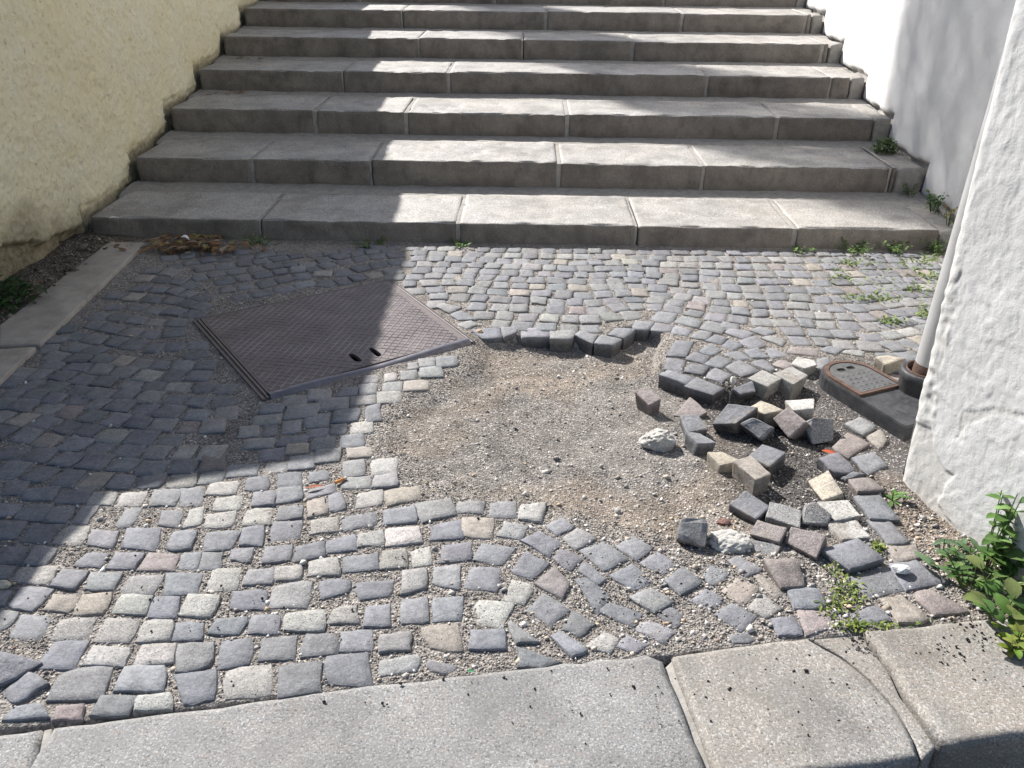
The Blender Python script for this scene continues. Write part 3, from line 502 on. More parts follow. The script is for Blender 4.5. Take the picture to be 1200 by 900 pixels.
# ------------------------------------------------------------------ kerb
KERB = empty('granite_kerb', kind='structure')
def poly_block(name, P, z, h, mat, parent, bev=.012, amp=.002, seed=0, cuts=3):
    return rough_block(name, [(p[0], p[1], z) for p in P], [(p[0], p[1], z-h) for p in P], mat, parent, bev, cuts, amp, 14, seed)
def gq(*pts): return [G(*p)[:2] for p in pts]
def ccw(P):
    P = np.array(P); a = sum(P[i][0]*P[(i+1) % len(P)][1]-P[(i+1) % len(P)][0]*P[i][1] for i in range(len(P))); return list(P if a > 0 else P[::-1])
def kerb_stone(P, z, h, mat, seed, bev=.014):
    """outline resampled, top as a dense fan of rings so that the hewn surface undulates"""
    P = ccw(P); pts = []
    for i in range(len(P)):
        a, b = np.array(P[i]), np.array(P[(i+1) % len(P)]); m = max(1, int(np.hypot(*(b-a))/.03))
        for k in range(m): pts.append(a+(b-a)*k/m)
    P = np.array(pts); n = len(P); c = P.mean(0); nx = np.roll(P, -1, 0)-np.roll(P, 1, 0); nrm = np.c_[nx[:, 1], -nx[:, 0]]; nrm /= np.hypot(*nrm.T)[:, None]
    edge = .006*fbm(P[:, 0]*24, P[:, 1]*30, 0, seed, 3); P = P+nrm*edge[:, None]
    rings = [(P, z-h), (P, z-bev*1.2-.004), (P, z-bev*1.2), (P-nrm*bev*.3, z-bev*.4), (P-nrm*bev, z), (P-nrm*(bev+.004), z)]; Q = P-nrm*(bev+.004)
    def wear(x, y): return .0022*fbm(x*9, y*9, 0, seed+5, 4)+.0012*fbm(x*45, y*45, 0, seed+6, 3)
    V = []; Fc = []
    for R_, zz in rings:
        d = wear(R_[:, 0], R_[:, 1]); V += [(a[0], a[1], zz+(dd if zz > z-h*.5 else 0)) for a, dd in zip(R_, d)]
    for k in range(len(rings)-1):
        for i in range(n): Fc.append((k*n+i, k*n+(i+1) % n, (k+1)*n+(i+1) % n, (k+1)*n+i))
    gx_, gy_ = np.meshgrid(np.arange(Q[:, 0].min(), Q[:, 0].max(), .014), np.arange(Q[:, 1].min(), Q[:, 1].max(), .014)); gx_, gy_ = gx_.ravel(), gy_.ravel()
    k_ = inpoly(gx_, gy_, Q); gx_, gy_ = gx_[k_], gy_[k_]; k_ = distpoly(gx_, gy_, Q) > .009; gx_, gy_ = gx_[k_], gy_[k_]
    cv, ce, cf, ov, oe, of = cdt([Vector(p) for p in Q]+[Vector(p) for p in zip(gx_, gy_)], [(i, (i+1) % n) for i in range(n)], [], 1, 1e-6)
    base = (len(rings)-1)*n; idx = []
    for q, src in zip(cv, ov):
        if src and src[0] < n: idx.append(base+src[0])
        else: idx.append(len(V)); V.append((q.x, q.y, z+float(wear(q.x, q.y))))
    Fc += [tuple(idx[a] for a in f) for f in cf]
    return mesh_obj('kerb_stone', V, Fc, mat, KERB, True)
kerb_stone([(-1.5, .80), (-1.5, .55), (-.90, .60), tuple(G(40, 905)[:2]), tuple(G(50, 853)[:2])], .004, .16, MKERB, 1)
kerb_stone(gq((62,851),(200,834),(300,821),(410,804),(560,788),(700,772),(756,766),(778,774))+[tuple(G(829,899)[:2]), (.28, .80), (-.85, .60)], .004, .16, MKERB, 2)
kerb_stone(gq((785,768),(860,757),(945,748),(985,770),(1020,798),(1050,832),(1071,868),(1077,890),(1000,903),(900,916))+[tuple(G(843,921)[:2])], .006, .16, MKERBW, 3, .012)
kerb_stone(gq((1014,742),(1100,733),(1205,722))+[(1.42, 1.335), (1.40, 1.065)]+gq((1200,864),(1112,877),(1100,867),(1083,843),(1060,815),(1044,785)), .010, .16, MKERBW, 4, .012)
mk = lambda n, P, z, h, s: under(poly_block(n, ccw(P), z, h, MKERBW if s == 5 else MMORT, None, .004, .003, s), KERB)
mk('mortar_joint', gq((952,748),(1010,743),(1041,784),(1056,815),(1078,843),(1097,874),(1082,888),(1072,866),(1052,830),(1022,796),(988,768)), -.004, .12, 5)
mk('mortar_joint', gq((50,853),(61,851),(52,905),(40,905)), -.004, .1, 6)
mk('mortar_joint', gq((777,781),(791,767),(847,908),(828,900)), -.012, .1, 7)

# ------------------------------------------------------------------ stairs
SY, ST, SR, SZ = 3.694, .616, .15, .0939
STAIR = empty('stone_staircase', 'long flight of worn granite steps, half in shade, between two plastered walls', 'staircase', loc=(0, SY, 0))
JPX = {1: [302, 537, 746, 933], 2: [294, 433, 655, 826, 1045], 3: [368, 475, 665, 912], 4: [235+165, 525, 830, 975], 5: [490, 612, 742, 965], 6: [470, 640, 800, 945], 7: [420, 580, 780], 8: [450, 700], 9: [500, 720]}
def WL(y): return -2.10-.04*max(0, y-3.6)
def WR(y): return 2.09+.055*max(0, y-3.7)
def frontpx(px, k):
    z = SZ+(k-1)*SR; y = SY+(k-1)*ST; a = (px-600)/F; zz = z-CAMH
    return -(y*(RT[1]-a*FW[1])+zz*(RT[2]-a*FW[2]))/(RT[0]-a*FW[0])
def step_block(x0, x1, k, endmat=None):
    y0, z = SY+(k-1)*ST, SZ+(k-1)*SR; dpt = random.uniform(.44, .48); nx, ny, nz = max(2, int((x1-x0)/.018)), 20, 9
    # unrolled profile: foot of riser, up the riser, round the nosing, back over the tread
    zb = z-(SR+.03 if k > 1 else .2)
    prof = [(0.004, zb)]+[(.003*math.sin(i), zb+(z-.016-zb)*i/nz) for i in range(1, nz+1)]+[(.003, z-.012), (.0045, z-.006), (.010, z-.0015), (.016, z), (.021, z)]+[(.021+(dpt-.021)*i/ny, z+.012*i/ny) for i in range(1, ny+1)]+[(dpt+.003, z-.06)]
    xs = np.r_[x0, x0+.005, np.linspace(x0, x1, nx)[1:-1], x1-.005, x1]; nx = len(xs); m = len(prof); V = np.zeros((nx, m, 3)); sd = random.randint(0, 999); sk = random.uniform(-.006, .006); lv = random.uniform(-.004, .004)
    for i, x in enumerate(xs):
        e = min(x-x0, x1-x)
        for j, (py, pz) in enumerate(prof):
            V[i, j] = (x, y0+py+sk*(x-(x0+x1)/2), pz+lv)
    d = .007*fbm(V[..., 0]*9, V[..., 1]*9, V[..., 2]*14, sd, 4)+.0035*fbm(V[..., 0]*34, V[..., 1]*34, V[..., 2]*34, sd+2, 3); chip = .015*np.clip(vn(V[..., 0]*16, V[..., 1]*16, V[..., 2]*16, sd+3)-.42, 0, 1)
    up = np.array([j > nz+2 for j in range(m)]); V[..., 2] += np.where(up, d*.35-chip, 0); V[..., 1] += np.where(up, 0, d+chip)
    nose = np.array([nz <= j <= nz+4 for j in range(m)]); wr = .006*np.clip(vn(V[..., 0]*11, 0, 0, sd+9), 0, 1); V[..., 2] -= np.where(nose, wr, 0); V[..., 1] += np.where(nose, wr*1.3, 0)
    V[0, :, 1] += .006; V[-1, :, 1] += .006; V[0, :, 2] -= np.where(up, .004, 0); V[-1, :, 2] -= np.where(up, .004, 0)
    Fc = [(a, d_, c, b) for a, b, c, d_ in grid_faces(nx, m)]; Fc = [tuple(f[::-1]) for f in Fc]; n0 = nx*m
    Vl = V.reshape(-1, 3).tolist(); e0 = [j for j in range(m)]; e1 = [(nx-1)*m+j for j in range(m)]
    b0 = len(Vl); Vl += [(x0, y0+dpt, zb), (x1, y0+dpt, zb)]; Fc.append(tuple(e0+[b0])); Fc.append(tuple(e1[::-1]+[b0+1]))
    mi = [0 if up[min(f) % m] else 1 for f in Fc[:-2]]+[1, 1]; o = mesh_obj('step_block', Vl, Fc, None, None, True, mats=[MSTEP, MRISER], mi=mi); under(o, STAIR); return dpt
for k in range(1, 11):
    y, z = SY+(k-1)*ST, SZ+(k-1)*SR
    xl = WL(y)-.01; xr = [1.99, 2.0, 2.08, 2.12, 2.16, 2.20, 2.24, 2.28, 2.3, 2.32][k-1]
    js = [xl]+[frontpx(p, k) for p in JPX.get(k, [500, 700])]+[xr]
    for a, b in zip(js[:-1], js[1:]):
        g = .006 if random.random() < .5 else .012; step_block(a+g, b-g, k)
        if b != xr:
            fil = rough_block('mortar_joint', [(b-g*1.1, y+.008, z-.004), (b+g*1.1, y+.008, z-.004), (b+g*1.2, y+.44, z+.004), (b-g*1.2, y+.44, z+.004)], [(b-g*1.1, y+.008, z-.2), (b+g*1.1, y+.008, z-.2), (b+g*1.2, y+.44, z-.2), (b-g*1.2, y+.44, z-.2)], MMORT, None, .002, 2, .004, 30, k); under(fil, STAIR)
    # mortar bed between the block and the next riser, and the patched ends against the walls
    nx = 120; xs = np.linspace(WL(y)-.05, WR(y)+.06, nx); ys = np.linspace(y+.40, y+ST+.02, 8); Xm, Ym = np.meshgrid(xs, ys, indexing='ij')
    Zm = z+.006+.007*fbm(Xm*8, Ym*14, 0, k, 4)+.012*sm(y+.45, y+ST, Ym)-.02*sm(.05, 0, Ym-y-.40); o = mesh_obj('mortar_bed', np.c_[Xm.ravel(), Ym.ravel(), Zm.ravel()], grid_faces(nx, 8), MMORT, None, True); under(o, STAIR)
    for a, b, s in ((xr+.004, WR(y)+.03, 1),):
        if b-a < .03: continue
        o = rough_block('end_patch', [(a, y+.012, z-.006), (b, y+.02, z-.002), (b, y+.47, z+.004), (a, y+.47, z+.002)], [(a, y+.014, z-.25), (b, y+.02, z-.25), (b, y+.47, z-.25), (a, y+.47, z-.25)], MMORT, None, .016, 4, .014, 16, k+s*50); under(o, STAIR)
o = mesh_obj('terrace', [(-40, SY+9.9*ST, SZ+9*SR+.02), (40, SY+9.9*ST, SZ+9*SR+.02), (40, 60, SZ+9*SR+.3), (-40, 60, SZ+9*SR+.3)], [(0, 1, 2, 3)], MSLAB); tag(o, kind='structure')

# ------------------------------------------------------------------ walls
def left_top(y): return np.interp(y, [2.0, 2.55, 2.93, 3.77, 4.2, 14], [1.33, 1.33, 1.365, 2.05, 2.07, 2.10])
def wall_left():
    e = empty('stucco_wall', 'rough yellowish roughcast wall in shade along the left of the steps', 'wall', loc=(-2.15, 3, 0))
    ys = np.r_[np.arange(1.6, 2.7, .03), np.arange(2.7, 6.6, .0085), np.arange(6.6, 12, .1)]; nv = 210; V = np.zeros((len(ys), nv, 3)); y = ys[:, None]; f = np.linspace(0, 1, nv)[None]; top = left_top(ys)[:, None]
    z = -.12+(top+.12)*f; Yv = np.broadcast_to(y, z.shape)
    d = .014*fbm(Yv*9, z*9, 0, 3, 4)+.020*fbm(Yv*2.5, z*2.5, 0, 6, 3)+.010*np.abs(fbm(Yv*26, z*26, 0, 8, 3))-.016*np.clip(fbm(Yv*22, z*34, 0, 18, 3)-.22, 0, 1)+.005*vn(Yv*75, z*75, 0, 19)
    stepz = np.where(Yv < SY, 0, SZ+np.floor((Yv-SY)/ST)*SR); lift = z-stepz
    rag = .03*fbm(Yv*12, z*12, 0, 12, 3); und = sm(.05, .0, lift+rag-.01)*sm(3.3, 3.8, Yv)
    base = np.where(Yv < SY, .16-.10*sm(2.9, 3.6, Yv)+0*z, 0); low = sm(.02, -.01, z-base+rag)*(Yv < SY+.05)
    V[..., 0] = -2.145-.035*np.maximum(0, Yv-3.7)+d-.022*und-.035*low; V[..., 1] = Yv; V[..., 2] = z
    bare = np.clip(.9*low+.8*und*sm(.03, 0, lift)+(.8*sm(.30, .05, z-base*.3+.14*fbm(Yv*4, z*4, 0, 14, 4))+.22*sm(.1, .4, fbm(Yv*3, z*3, 0, 24, 4))*sm(.9, .3, z))*(Yv < 3.75), 0, 1)
    o = mesh_obj('render_face', V.reshape(-1, 3), grid_faces(len(ys), nv), MSTUC, None, True, bare=bare.ravel()); under(o, e)
    # body behind the face, coping on top
    P = [(1.6, -.2), (12, -.2)]+[(yy, float(left_top(yy))) for yy in (12, 4.2, 3.77, 2.93, 2.55, 1.6)]
    V = [(-2.19, a, b) if a < 4 else (-2.19-.035*(a-3.7), a, b) for a, b in P]+[(-2.75, a, b) for a, b in P]; n = len(P)
    Fc = [list(range(n)), list(range(n, 2*n))[::-1]]+[(i, i+n, (i+1) % n+n, (i+1) % n) for i in range(n)]
    under(mesh_obj('wall_core', V, Fc, MSTUC, None, bare=0.0), e)
wall_left()
def wall_right():
    e = empty('plaster_wall', 'smooth white plaster wall rising behind the right end of the steps', 'wall', loc=(2.15, 3.9, 0))
    ys = np.arange(3.55, 12, .025); nv = 150; f = np.linspace(0, 1, nv)[None]; Yv = np.broadcast_to(ys[:, None], (len(ys), nv)); z = -.15+3.2*f**1.2+0*Yv
    stepz = np.where(Yv < SY, 0, SZ+np.floor((Yv-SY)/ST)*SR); lift = z-stepz; rag = .035*fbm(Yv*7, z*7, 0, 40, 4)
    und = sm(.03, 0, lift-rag); V = np.zeros((*z.shape, 3))
    V[..., 0] = 2.115+.055*np.maximum(0, Yv-3.7)-.010*fbm(Yv*3, z*3, 0, 41, 4)-.004*fbm(Yv*14, z*14, 0, 43, 3)+.035*und; V[..., 1] = Yv; V[..., 2] = z
    o = mesh_obj('plaster_face', V.reshape(-1, 3), grid_faces(len(ys), nv)[:, ::-1], MWALL, None, True, bare=(.85*und).ravel()); under(o, e)
    V = [(2.2, 3.6, -.2), (2.665, 12, -.2), (3.4, 12, -.2), (3.4, 3.6, -.2)]; V = V+[(a, b, 5.2) for a, b, c in V]
    under(mesh_obj('wall_core', V, [(0, 1, 5, 4), (1, 2, 6, 5), (2, 3, 7, 6), (3, 0, 4, 7), (4, 5, 6, 7)], MWALL, None, bare=0.0), e)
    V = [(2.118, 3.56, 3.04), (2.595, 12, 3.04), (2.7, 12, 3.04), (2.3, 3.56, 3.04)]; V = V+[(a, b, 5.2) for a, b, c in V]; under(mesh_obj('upper_wall', V, [(0, 4, 5, 1), (1, 5, 6, 2), (2, 6, 7, 3), (3, 7, 4, 0), (4, 7, 6, 5), (0, 1, 2, 3)], MWALL, None, bare=0.0), e)
wall_right()
def pier():
    e = empty('plaster_pier', 'white battered wall pier with peeling paint at the right, lit by the sun', 'wall', loc=(1.2, 1.6, 0))
    A = np.array([1.0, 1.74]); B = np.array([1.128, 1.265]); ln = np.hypot(*(B-A)); dr = (B-A)/ln; nrm = np.array([dr[1], -dr[0]])*1.0
    if nrm[0] > 0: nrm = -nrm
    bat = np.array([0, .1/1.16]); HT = 2.6
    nu, nv = 150, 420; s = np.linspace(0, ln, nu)[:, None]; z = (-.06+(HT+.06)*np.linspace(0, 1, nv)**1.35)[None]; s, z = np.broadcast_arrays(s, z)
    edge = sm(.05, 0, s)
    d = .0026*fbm(s*5, z*5, 0, 50, 3)+.0013*fbm(s*75, z*60, 0, 51, 3)+.0012*fbm(s*28, z*22, 0, 54, 3)+.0036*np.abs(fbm(s*34, z*20, 0, 53, 3))*sm(.13, .03, s+.03*vn(z*5, 0, 0, 52))
    # bare plinth and grey arris: polygons on the face, from the photograph
    d0 = bat[1]*nrm[1]
    def onface(px, py):
        r = ray(px, py); o_ = np.array([0, 0, CAMH]); p0 = np.array([*A, 0]); t1 = np.array([*dr, 0]); t2 = np.array([bat[0], bat[1], 1]); n3 = np.cross(t1, t2); k = ((p0-o_)@n3)/(r@n3); q = o_+r*k; zz = q[2]; return ((q[:2]-A-bat*zz)@dr, zz)
    wob = .012*fbm(s*20, z*20, 0, 55, 3)
    def reg(pts): P = [onface(*p) for p in pts]; return inpoly(s+wob, z+wob, P), distpoly(s+wob, z+wob, P)
    r1, e1 = reg([(1040,600),(1050,545),(1062,490),(1092,500),(1096,530),(1110,548),(1122,556),(1108,576),(1100,590),(1135,640),(1100,640)])
    r2, e2 = reg([(1062,490),(1100,345),(1118,300),(1132,300),(1118,380),(1105,440),(1096,500)])
    r3, e3 = reg([(1128,482),(1165,478),(1205,486),(1205,492),(1165,486),(1130,500),(1118,520)])
    r4, e4 = reg([(1180,640),(1195,600),(1210,590),(1210,700),(1190,690)])
    bare = np.maximum.reduce([r1*sm(0, .012, e1)*.42, r2*sm(0, .01, e2)*.30, r3*.3, r4*.2]); cut = r1*sm(0, .010, e1)*.0045+r3*.0016+r2*sm(0, .01, e2)*.003*vn(s*60, z*60, 0, 58)
    # flaked patches: thin relief only
    fl = fbm(s*5, z*4, 0, 60, 4); d = d+.0012*sm(.18, .2, fl)-.001*sm(-.28, -.3, fl)
    hair = np.maximum(sm(.006, .0, np.abs(fbm(s*3.1, z*2.3, 0, 65, 4)-.05))*(fbm(s*3, z*3, 0, 66, 2) > .02), sm(.005, .0, np.abs(fbm(s*2.2, z*3.4, 0, 67, 4)+.12))*(fbm(s*3, z*3, 0, 68, 2) > .08)); d = d-.0012*hair; bare = np.maximum(bare, .55*hair); dirt = sm(.10, .0, z+.03*fbm(s*14, z*6, 0, 61, 3))*.5+.25*sm(.22, .45, fbm(s*4, z*2.2, 0, 69, 4))*sm(.9, .2, z); bare = np.maximum(bare, dirt)
    d = d-cut; rnd = .03*(1-np.sqrt(np.clip(1-(1-np.clip(s/.03, 0, 1))**2, 0, 1)))
    V = np.zeros((*s.shape, 3)); xy = A+dr*s[..., None]+bat*z[..., None]+nrm*(d-rnd*.55)[..., None]; V[..., :2] = xy; V[..., 2] = z
    under(mesh_obj('plaster_face', V.reshape(-1, 3), grid_faces(nu, nv), MPLAS, None, True, bare=bare.ravel()), e)
    # the flank towards the steps, where the downpipe runs
    FP = [A-nrm*.020+np.array([.002, 0]), np.array([1.45, 2.215]), np.array([2.13, 3.72])]; V = []; nv2 = 90; zs = np.linspace(-.06, HT, nv2); us = np.r_[np.linspace(0, 1, 60), np.linspace(1, 2, 60)[1:]]
    for u in us:
        p = FP[0]+(FP[1]-FP[0])*u if u <= 1 else FP[1]+(FP[2]-FP[1])*(u-1)
        for zz in zs: q = p+bat*zz*max(0, 1-u*.5); V.append((q[0]-.017*(1 if u == 0 else 0)*0+.004*vn(u*30, zz*12, 0, 71), q[1], zz))
    V = np.array(V); V[:nv2, :2] = np.array([np.interp(zs, z[0], xy[0, :, 0]), np.interp(zs, z[0], xy[0, :, 1])]).T
    under(mesh_obj('pier_flank', V, grid_faces(len(us), nv2)[:, ::-1], MPLAS, None, True, bare=.25), e)
    P = [B, np.array([3.4, 1.65]), np.array([3.4, 3.72]), np.array([2.13, 3.72]), np.array([1.46, 2.25]), np.array([1.03, 1.76])]
    V = [(p[0]+.012*(i == 0), p[1]+.0*i, -.2) for i, p in enumerate(P)]+[(*(p+bat*HT*(i in (0, 5))), HT) for i, p in enumerate(P)]; n = len(P)
    under(mesh_obj('wall_core', V, [(i, (i+1) % n, n+(i+1) % n, n+i) for i in range(n-1)]+[tuple(range(n, 2*n))], MPLAS, None, bare=0.0), e)
pier()
# added unseen tree: crown shaped to cast the broken shade across the steps
def far_tree():
    L2 = math.hypot(LX, LY); uh = np.array([LX, LY])/L2; vh = np.array([-uh[1], uh[0]]); b0 = uh*-13.3+vh*4.55
    e = empty('shade_caster_tree', 'unseen narrow leafy tree added beyond the frame to shade the steps', 'tree', loc=(*b0, 0))
    pz = [5.6, 6.2, 6.9, 7.3, 7.7, 8.3, 8.9, 9.6, 11.0, 12.2, 13]; pa = [4.45, 4.28, 4.24, 4.0, 3.92, 3.78, 3.74, 3.9, 3.95, 4.2, 4.5]; pb = [4.7, 4.84, 4.88, 4.78, 4.76, 4.82, 4.97, 5.12, 5.1, 4.9, 4.6]
    n = 24000; z = RNG.uniform(5.6, 12.8, n); a = np.interp(z, pz, pa)+.05; b = np.interp(z, pz, pb)-.11; v = a+(b-a)*RNG.uniform(0, 1, n)+RNG.normal(0, .03, n); u = -13.3+RNG.normal(0, .28, n)
    c = np.c_[uh[0]*u+vh[0]*v, uh[1]*u+vh[1]*v, z]; ax = RNG.normal(0, 1, (n, 3)); ax /= np.linalg.norm(ax, axis=1)[:, None]; bx = np.cross(ax, RNG.normal(0, 1, (n, 3))); bx /= np.linalg.norm(bx, axis=1)[:, None]
    s_ = RNG.uniform(.018, .034, (n, 1)); V = np.stack([c-ax*s_*1.3, c+bx*s_*.6, c+ax*s_*1.3, c-bx*s_*.6], 1).reshape(-1, 3); Fc = np.arange(n*4).reshape(-1, 4)
    under(mesh_obj('crown', V, Fc, MLEAF, None, tint=(.05, .10, .025)), e)
    TV = []; TF = []
    for k, (zz, r) in enumerate(((0, .16), (3, .12), (6, .09), (9, .05), (12, .02))):
        for q in range(8): TV.append((b0[0]+r*math.cos(q*.785), b0[1]+r*math.sin(q*.785), zz))
    for k in range(4):
        for q in range(8): TF.append((k*8+q, k*8+(q+1) % 8, k*8+8+(q+1) % 8, k*8+8+q))
    under(mesh_obj('trunk', TV, TF, MDARK, None, True), e)
far_tree()
# edging slabs along the left wall
EDG = empty('edging_slabs', kind='structure')
for q, s in (([G(*p)[:2] for p in ((172, 287), (128, 287), (0, 386), (0, 409), (48, 407))], 1), ([G(44, 410)[:2], G(0, 413)[:2], (SLABX(2.3)-.2, 2.3), (SLABX(1.3)-.2, 1.3), (SLABX(1.3), 1.3)], 2)):
    o = poly_block('edging_slab', ccw(q), .016, .1, MSLAB, None, .008, .004, s, 5); under(o, EDG)

# ------------------------------------------------------------------ steel hatch
def hatch():
    c = np.mean(PLATE, 0); e = empty('steel_hatch', 'square steel access hatch with diagonal tread ribs and two slots', 'hatch', loc=tuple(c))
    P = [p[:2] for p in PLATE]; ex = P[1]-P[0]; ey = P[3]-P[0]
    def uv(u, v): return (P[0]*(1-u)*(1-v)+P[1]*u*(1-v)+P[2]*u*v+P[3]*(1-u)*v)
    ZT = .006
    def inv(px, py):
        g = G(px, py)[:2]; u = v = .5
        for _ in range(30):
            r = uv(u, v)-g; du = (uv(u+1e-4, v)-uv(u, v))/1e-4; dv = (uv(u, v+1e-4)-uv(u, v))/1e-4; sol = np.linalg.solve(np.c_[du, dv], -r); u += sol[0]; v += sol[1]
        return u, v
    sq = [[inv(*p) for p in q] for q in (((407,417),(413.8,415.5),(425.8,424.5),(418,427)), ((431,410),(437,409),(449,418),(442.5,420.5)))]; slots = [tuple(np.mean(q, 0)) for q in sq]
    U0, U1, V0, V1 = .0, .998, .006, .955
    hole = []
    for q in sq:
        ring = []; q = np.array(q)
        for k in range(4):
            a, b, c_ = q[k-1], q[k], q[(k+1) % 4]
            for t in (0, .5, 1): p0, p1 = b+(a-b)*.3, b+(c_-b)*.3; ring.append(tuple((1-t)**2*p0+2*t*(1-t)*b+t*t*p1))
        hole.append(ring)
    def h(u, v): return ZT+.010*math.sin(math.pi*min(max(u, 0), 1))*0
    bm = bmesh.new(); edges = []
    def loop(pts, zo=0):
        vs = [bm.verts.new((*uv(u, v), h(u, v)+zo)) for u, v in pts]; es = [bm.edges.new((vs[i], vs[(i+1) % len(vs)])) for i in range(len(vs))]; return vs, es
    ou = [(U0+(U1-U0)*i/24, V0) for i in range(24)]+[(U1, V0+(V1-V0)*i/24) for i in range(24)]+[(U1-(U1-U0)*i/24, V1) for i in range(24)]+[(U0, V1-(V1-V0)*i/24) for i in range(24)]
    vo, eo = loop(ou); edges += eo; hv = []
    for ring in hole: a, b = loop(ring); edges += b; hv.append(a)
    bmesh.ops.triangle_fill(bm, use_beauty=True, edges=edges)
    bmesh.ops.recalc_face_normals(bm, faces=bm.faces)
    if sum(f.normal.z for f in bm.faces) < 0: bmesh.ops.reverse_faces(bm, faces=bm.faces)
    for vs in hv+[vo]:
        lo = [bm.verts.new(v.co-Vector((0, 0, .014))) for v in vs]
        for i in range(len(vs)): bm.faces.new((vs[i], vs[(i+1) % len(vs)], lo[(i+1) % len(vs)], lo[i]))
    under(bm_obj('tread_plate', bm, MPLATE), e)
    # ribs: a diagonal lattice of raised bars
    def clip(p, d):
        t0, t1 = -9, 9
        for k, (lo, hi) in enumerate(((U0+.012, U1-.03), (V0+.008, V1-.008))):
            if abs(d[k]) < 1e-9:
                if not lo < p[k] < hi: return None
                continue
            a, b = (lo-p[k])/d[k], (hi-p[k])/d[k]; a, b = min(a, b), max(a, b); t0, t1 = max(t0, a), min(t1, b)
        return (t0, t1) if t1-t0 > .02 else None
    for d, nn in (((1, 1), (1, -1)), ((1, -1), (1, 1))):
        for k in range(-24, 50):
            off = k*.046; p = (off+.5-.5*d[1], .5-.5) if False else ((off, 0.0) if d == (1, 1) else (off, 1.0))
            p = (p[0]-.5, p[1]); r = clip(p, d)
            if r is None: continue
            t0, t1 = r; m = max(2, int((t1-t0)*40)); V = []; Fc = []
            for i in range(m+1):
                t = t0+(t1-t0)*i/m; u, v = p[0]+d[0]*t, p[1]+d[1]*t; q = uv(u, v); dd = (ex*d[0]+ey*d[1]); dd = dd/np.hypot(*dd); n2 = np.array([-dd[1], dd[0]]); z = h(u, v)
                hit = any(abs(u-su) < .026 and abs(v-sv) < .045 for su, sv in slots); up = -.004 if hit else .0016+.0004*vn(u*40, v*40, 0, 1)
                for off2, zz in ((-.0026, -.001), (-.0013, up), (.0013, up), (.0026, -.001)): V.append((*(q+n2*off2), z+zz))
            for i in range(m):
                if min(V[i*4+1][2], V[i*4+5][2]) < ZT: continue
                for j in range(3): Fc.append((i*4+j, (i+1)*4+j, (i+1)*4+j+1, i*4+j+1))
            o = mesh_obj('rib', V, [f[::-1] for f in Fc], MRIB); under(o, e)
    # rolled front lip: plate edge bent down and round
    m = 40; prof = [(.952, .000), (.962, .0035), (.974, .005), (.988, .003), (1.0, -.004), (1.006, -.016), (1.004, -.034), (.99, -.036)]; V = []
    for i in range(m+1):
        u = .0+1.0*i/m; sag = -.004*math.sin(u*3.1)+.003*math.sin(u*9)
        for v, z in prof: V.append((*uv(u, v), ZT+z+sag))
    under(mesh_obj('rolled_lip', V, grid_faces(m+1, len(prof))[:, ::-1], MLIP, None, True), e)
    def rail(name, a, b, wdt, zt, mat):
        a, b = np.array(a), np.array(b); d = b-a; n2 = np.array([-d[1], d[0]])/np.hypot(*d); V = []
        for p in (a, b):
            for o2, zz in ((0, zt-.028), (0, zt), (wdt*.35, zt+.001), (wdt*.42, zt-.005), (wdt*.62, zt-.005), (wdt*.7, zt), (wdt, zt), (wdt, zt-.028)): V.append((*(p+n2*o2), zz))
        under(mesh_obj(name, V, [(i, i+1, i+9, i+8) for i in range(7)], mat), e)
    rail('frame_rail', uv(-.004, -.01), uv(-.004, 1.0), -.024 if np.cross(ey, ex) > 0 else .024, .004, MPLATE)
    rail('frame_rail', uv(1.004, 1.0), uv(1.004, -.01), -.015 if np.cross(ey, ex) > 0 else .015, .004, MPLATE)
    rail('frame_rail', uv(1.0, -.003), uv(.0, -.003), -.012 if np.cross(ey, ex) > 0 else .014, .003, MPLATE)
    q = [uv(.02, .02), uv(.98, .02), uv(.98, .97), uv(.02, .97)]; V = [(*p, -.30) for p in q]+[(*p, -.02) for p in q]
    under(mesh_obj('shaft', V, [(0, 1, 2, 3)]+[(i, 4+i, 4+(i+1) % 4, (i+1) % 4) for i in range(4)], MDARK), e)
hatch()

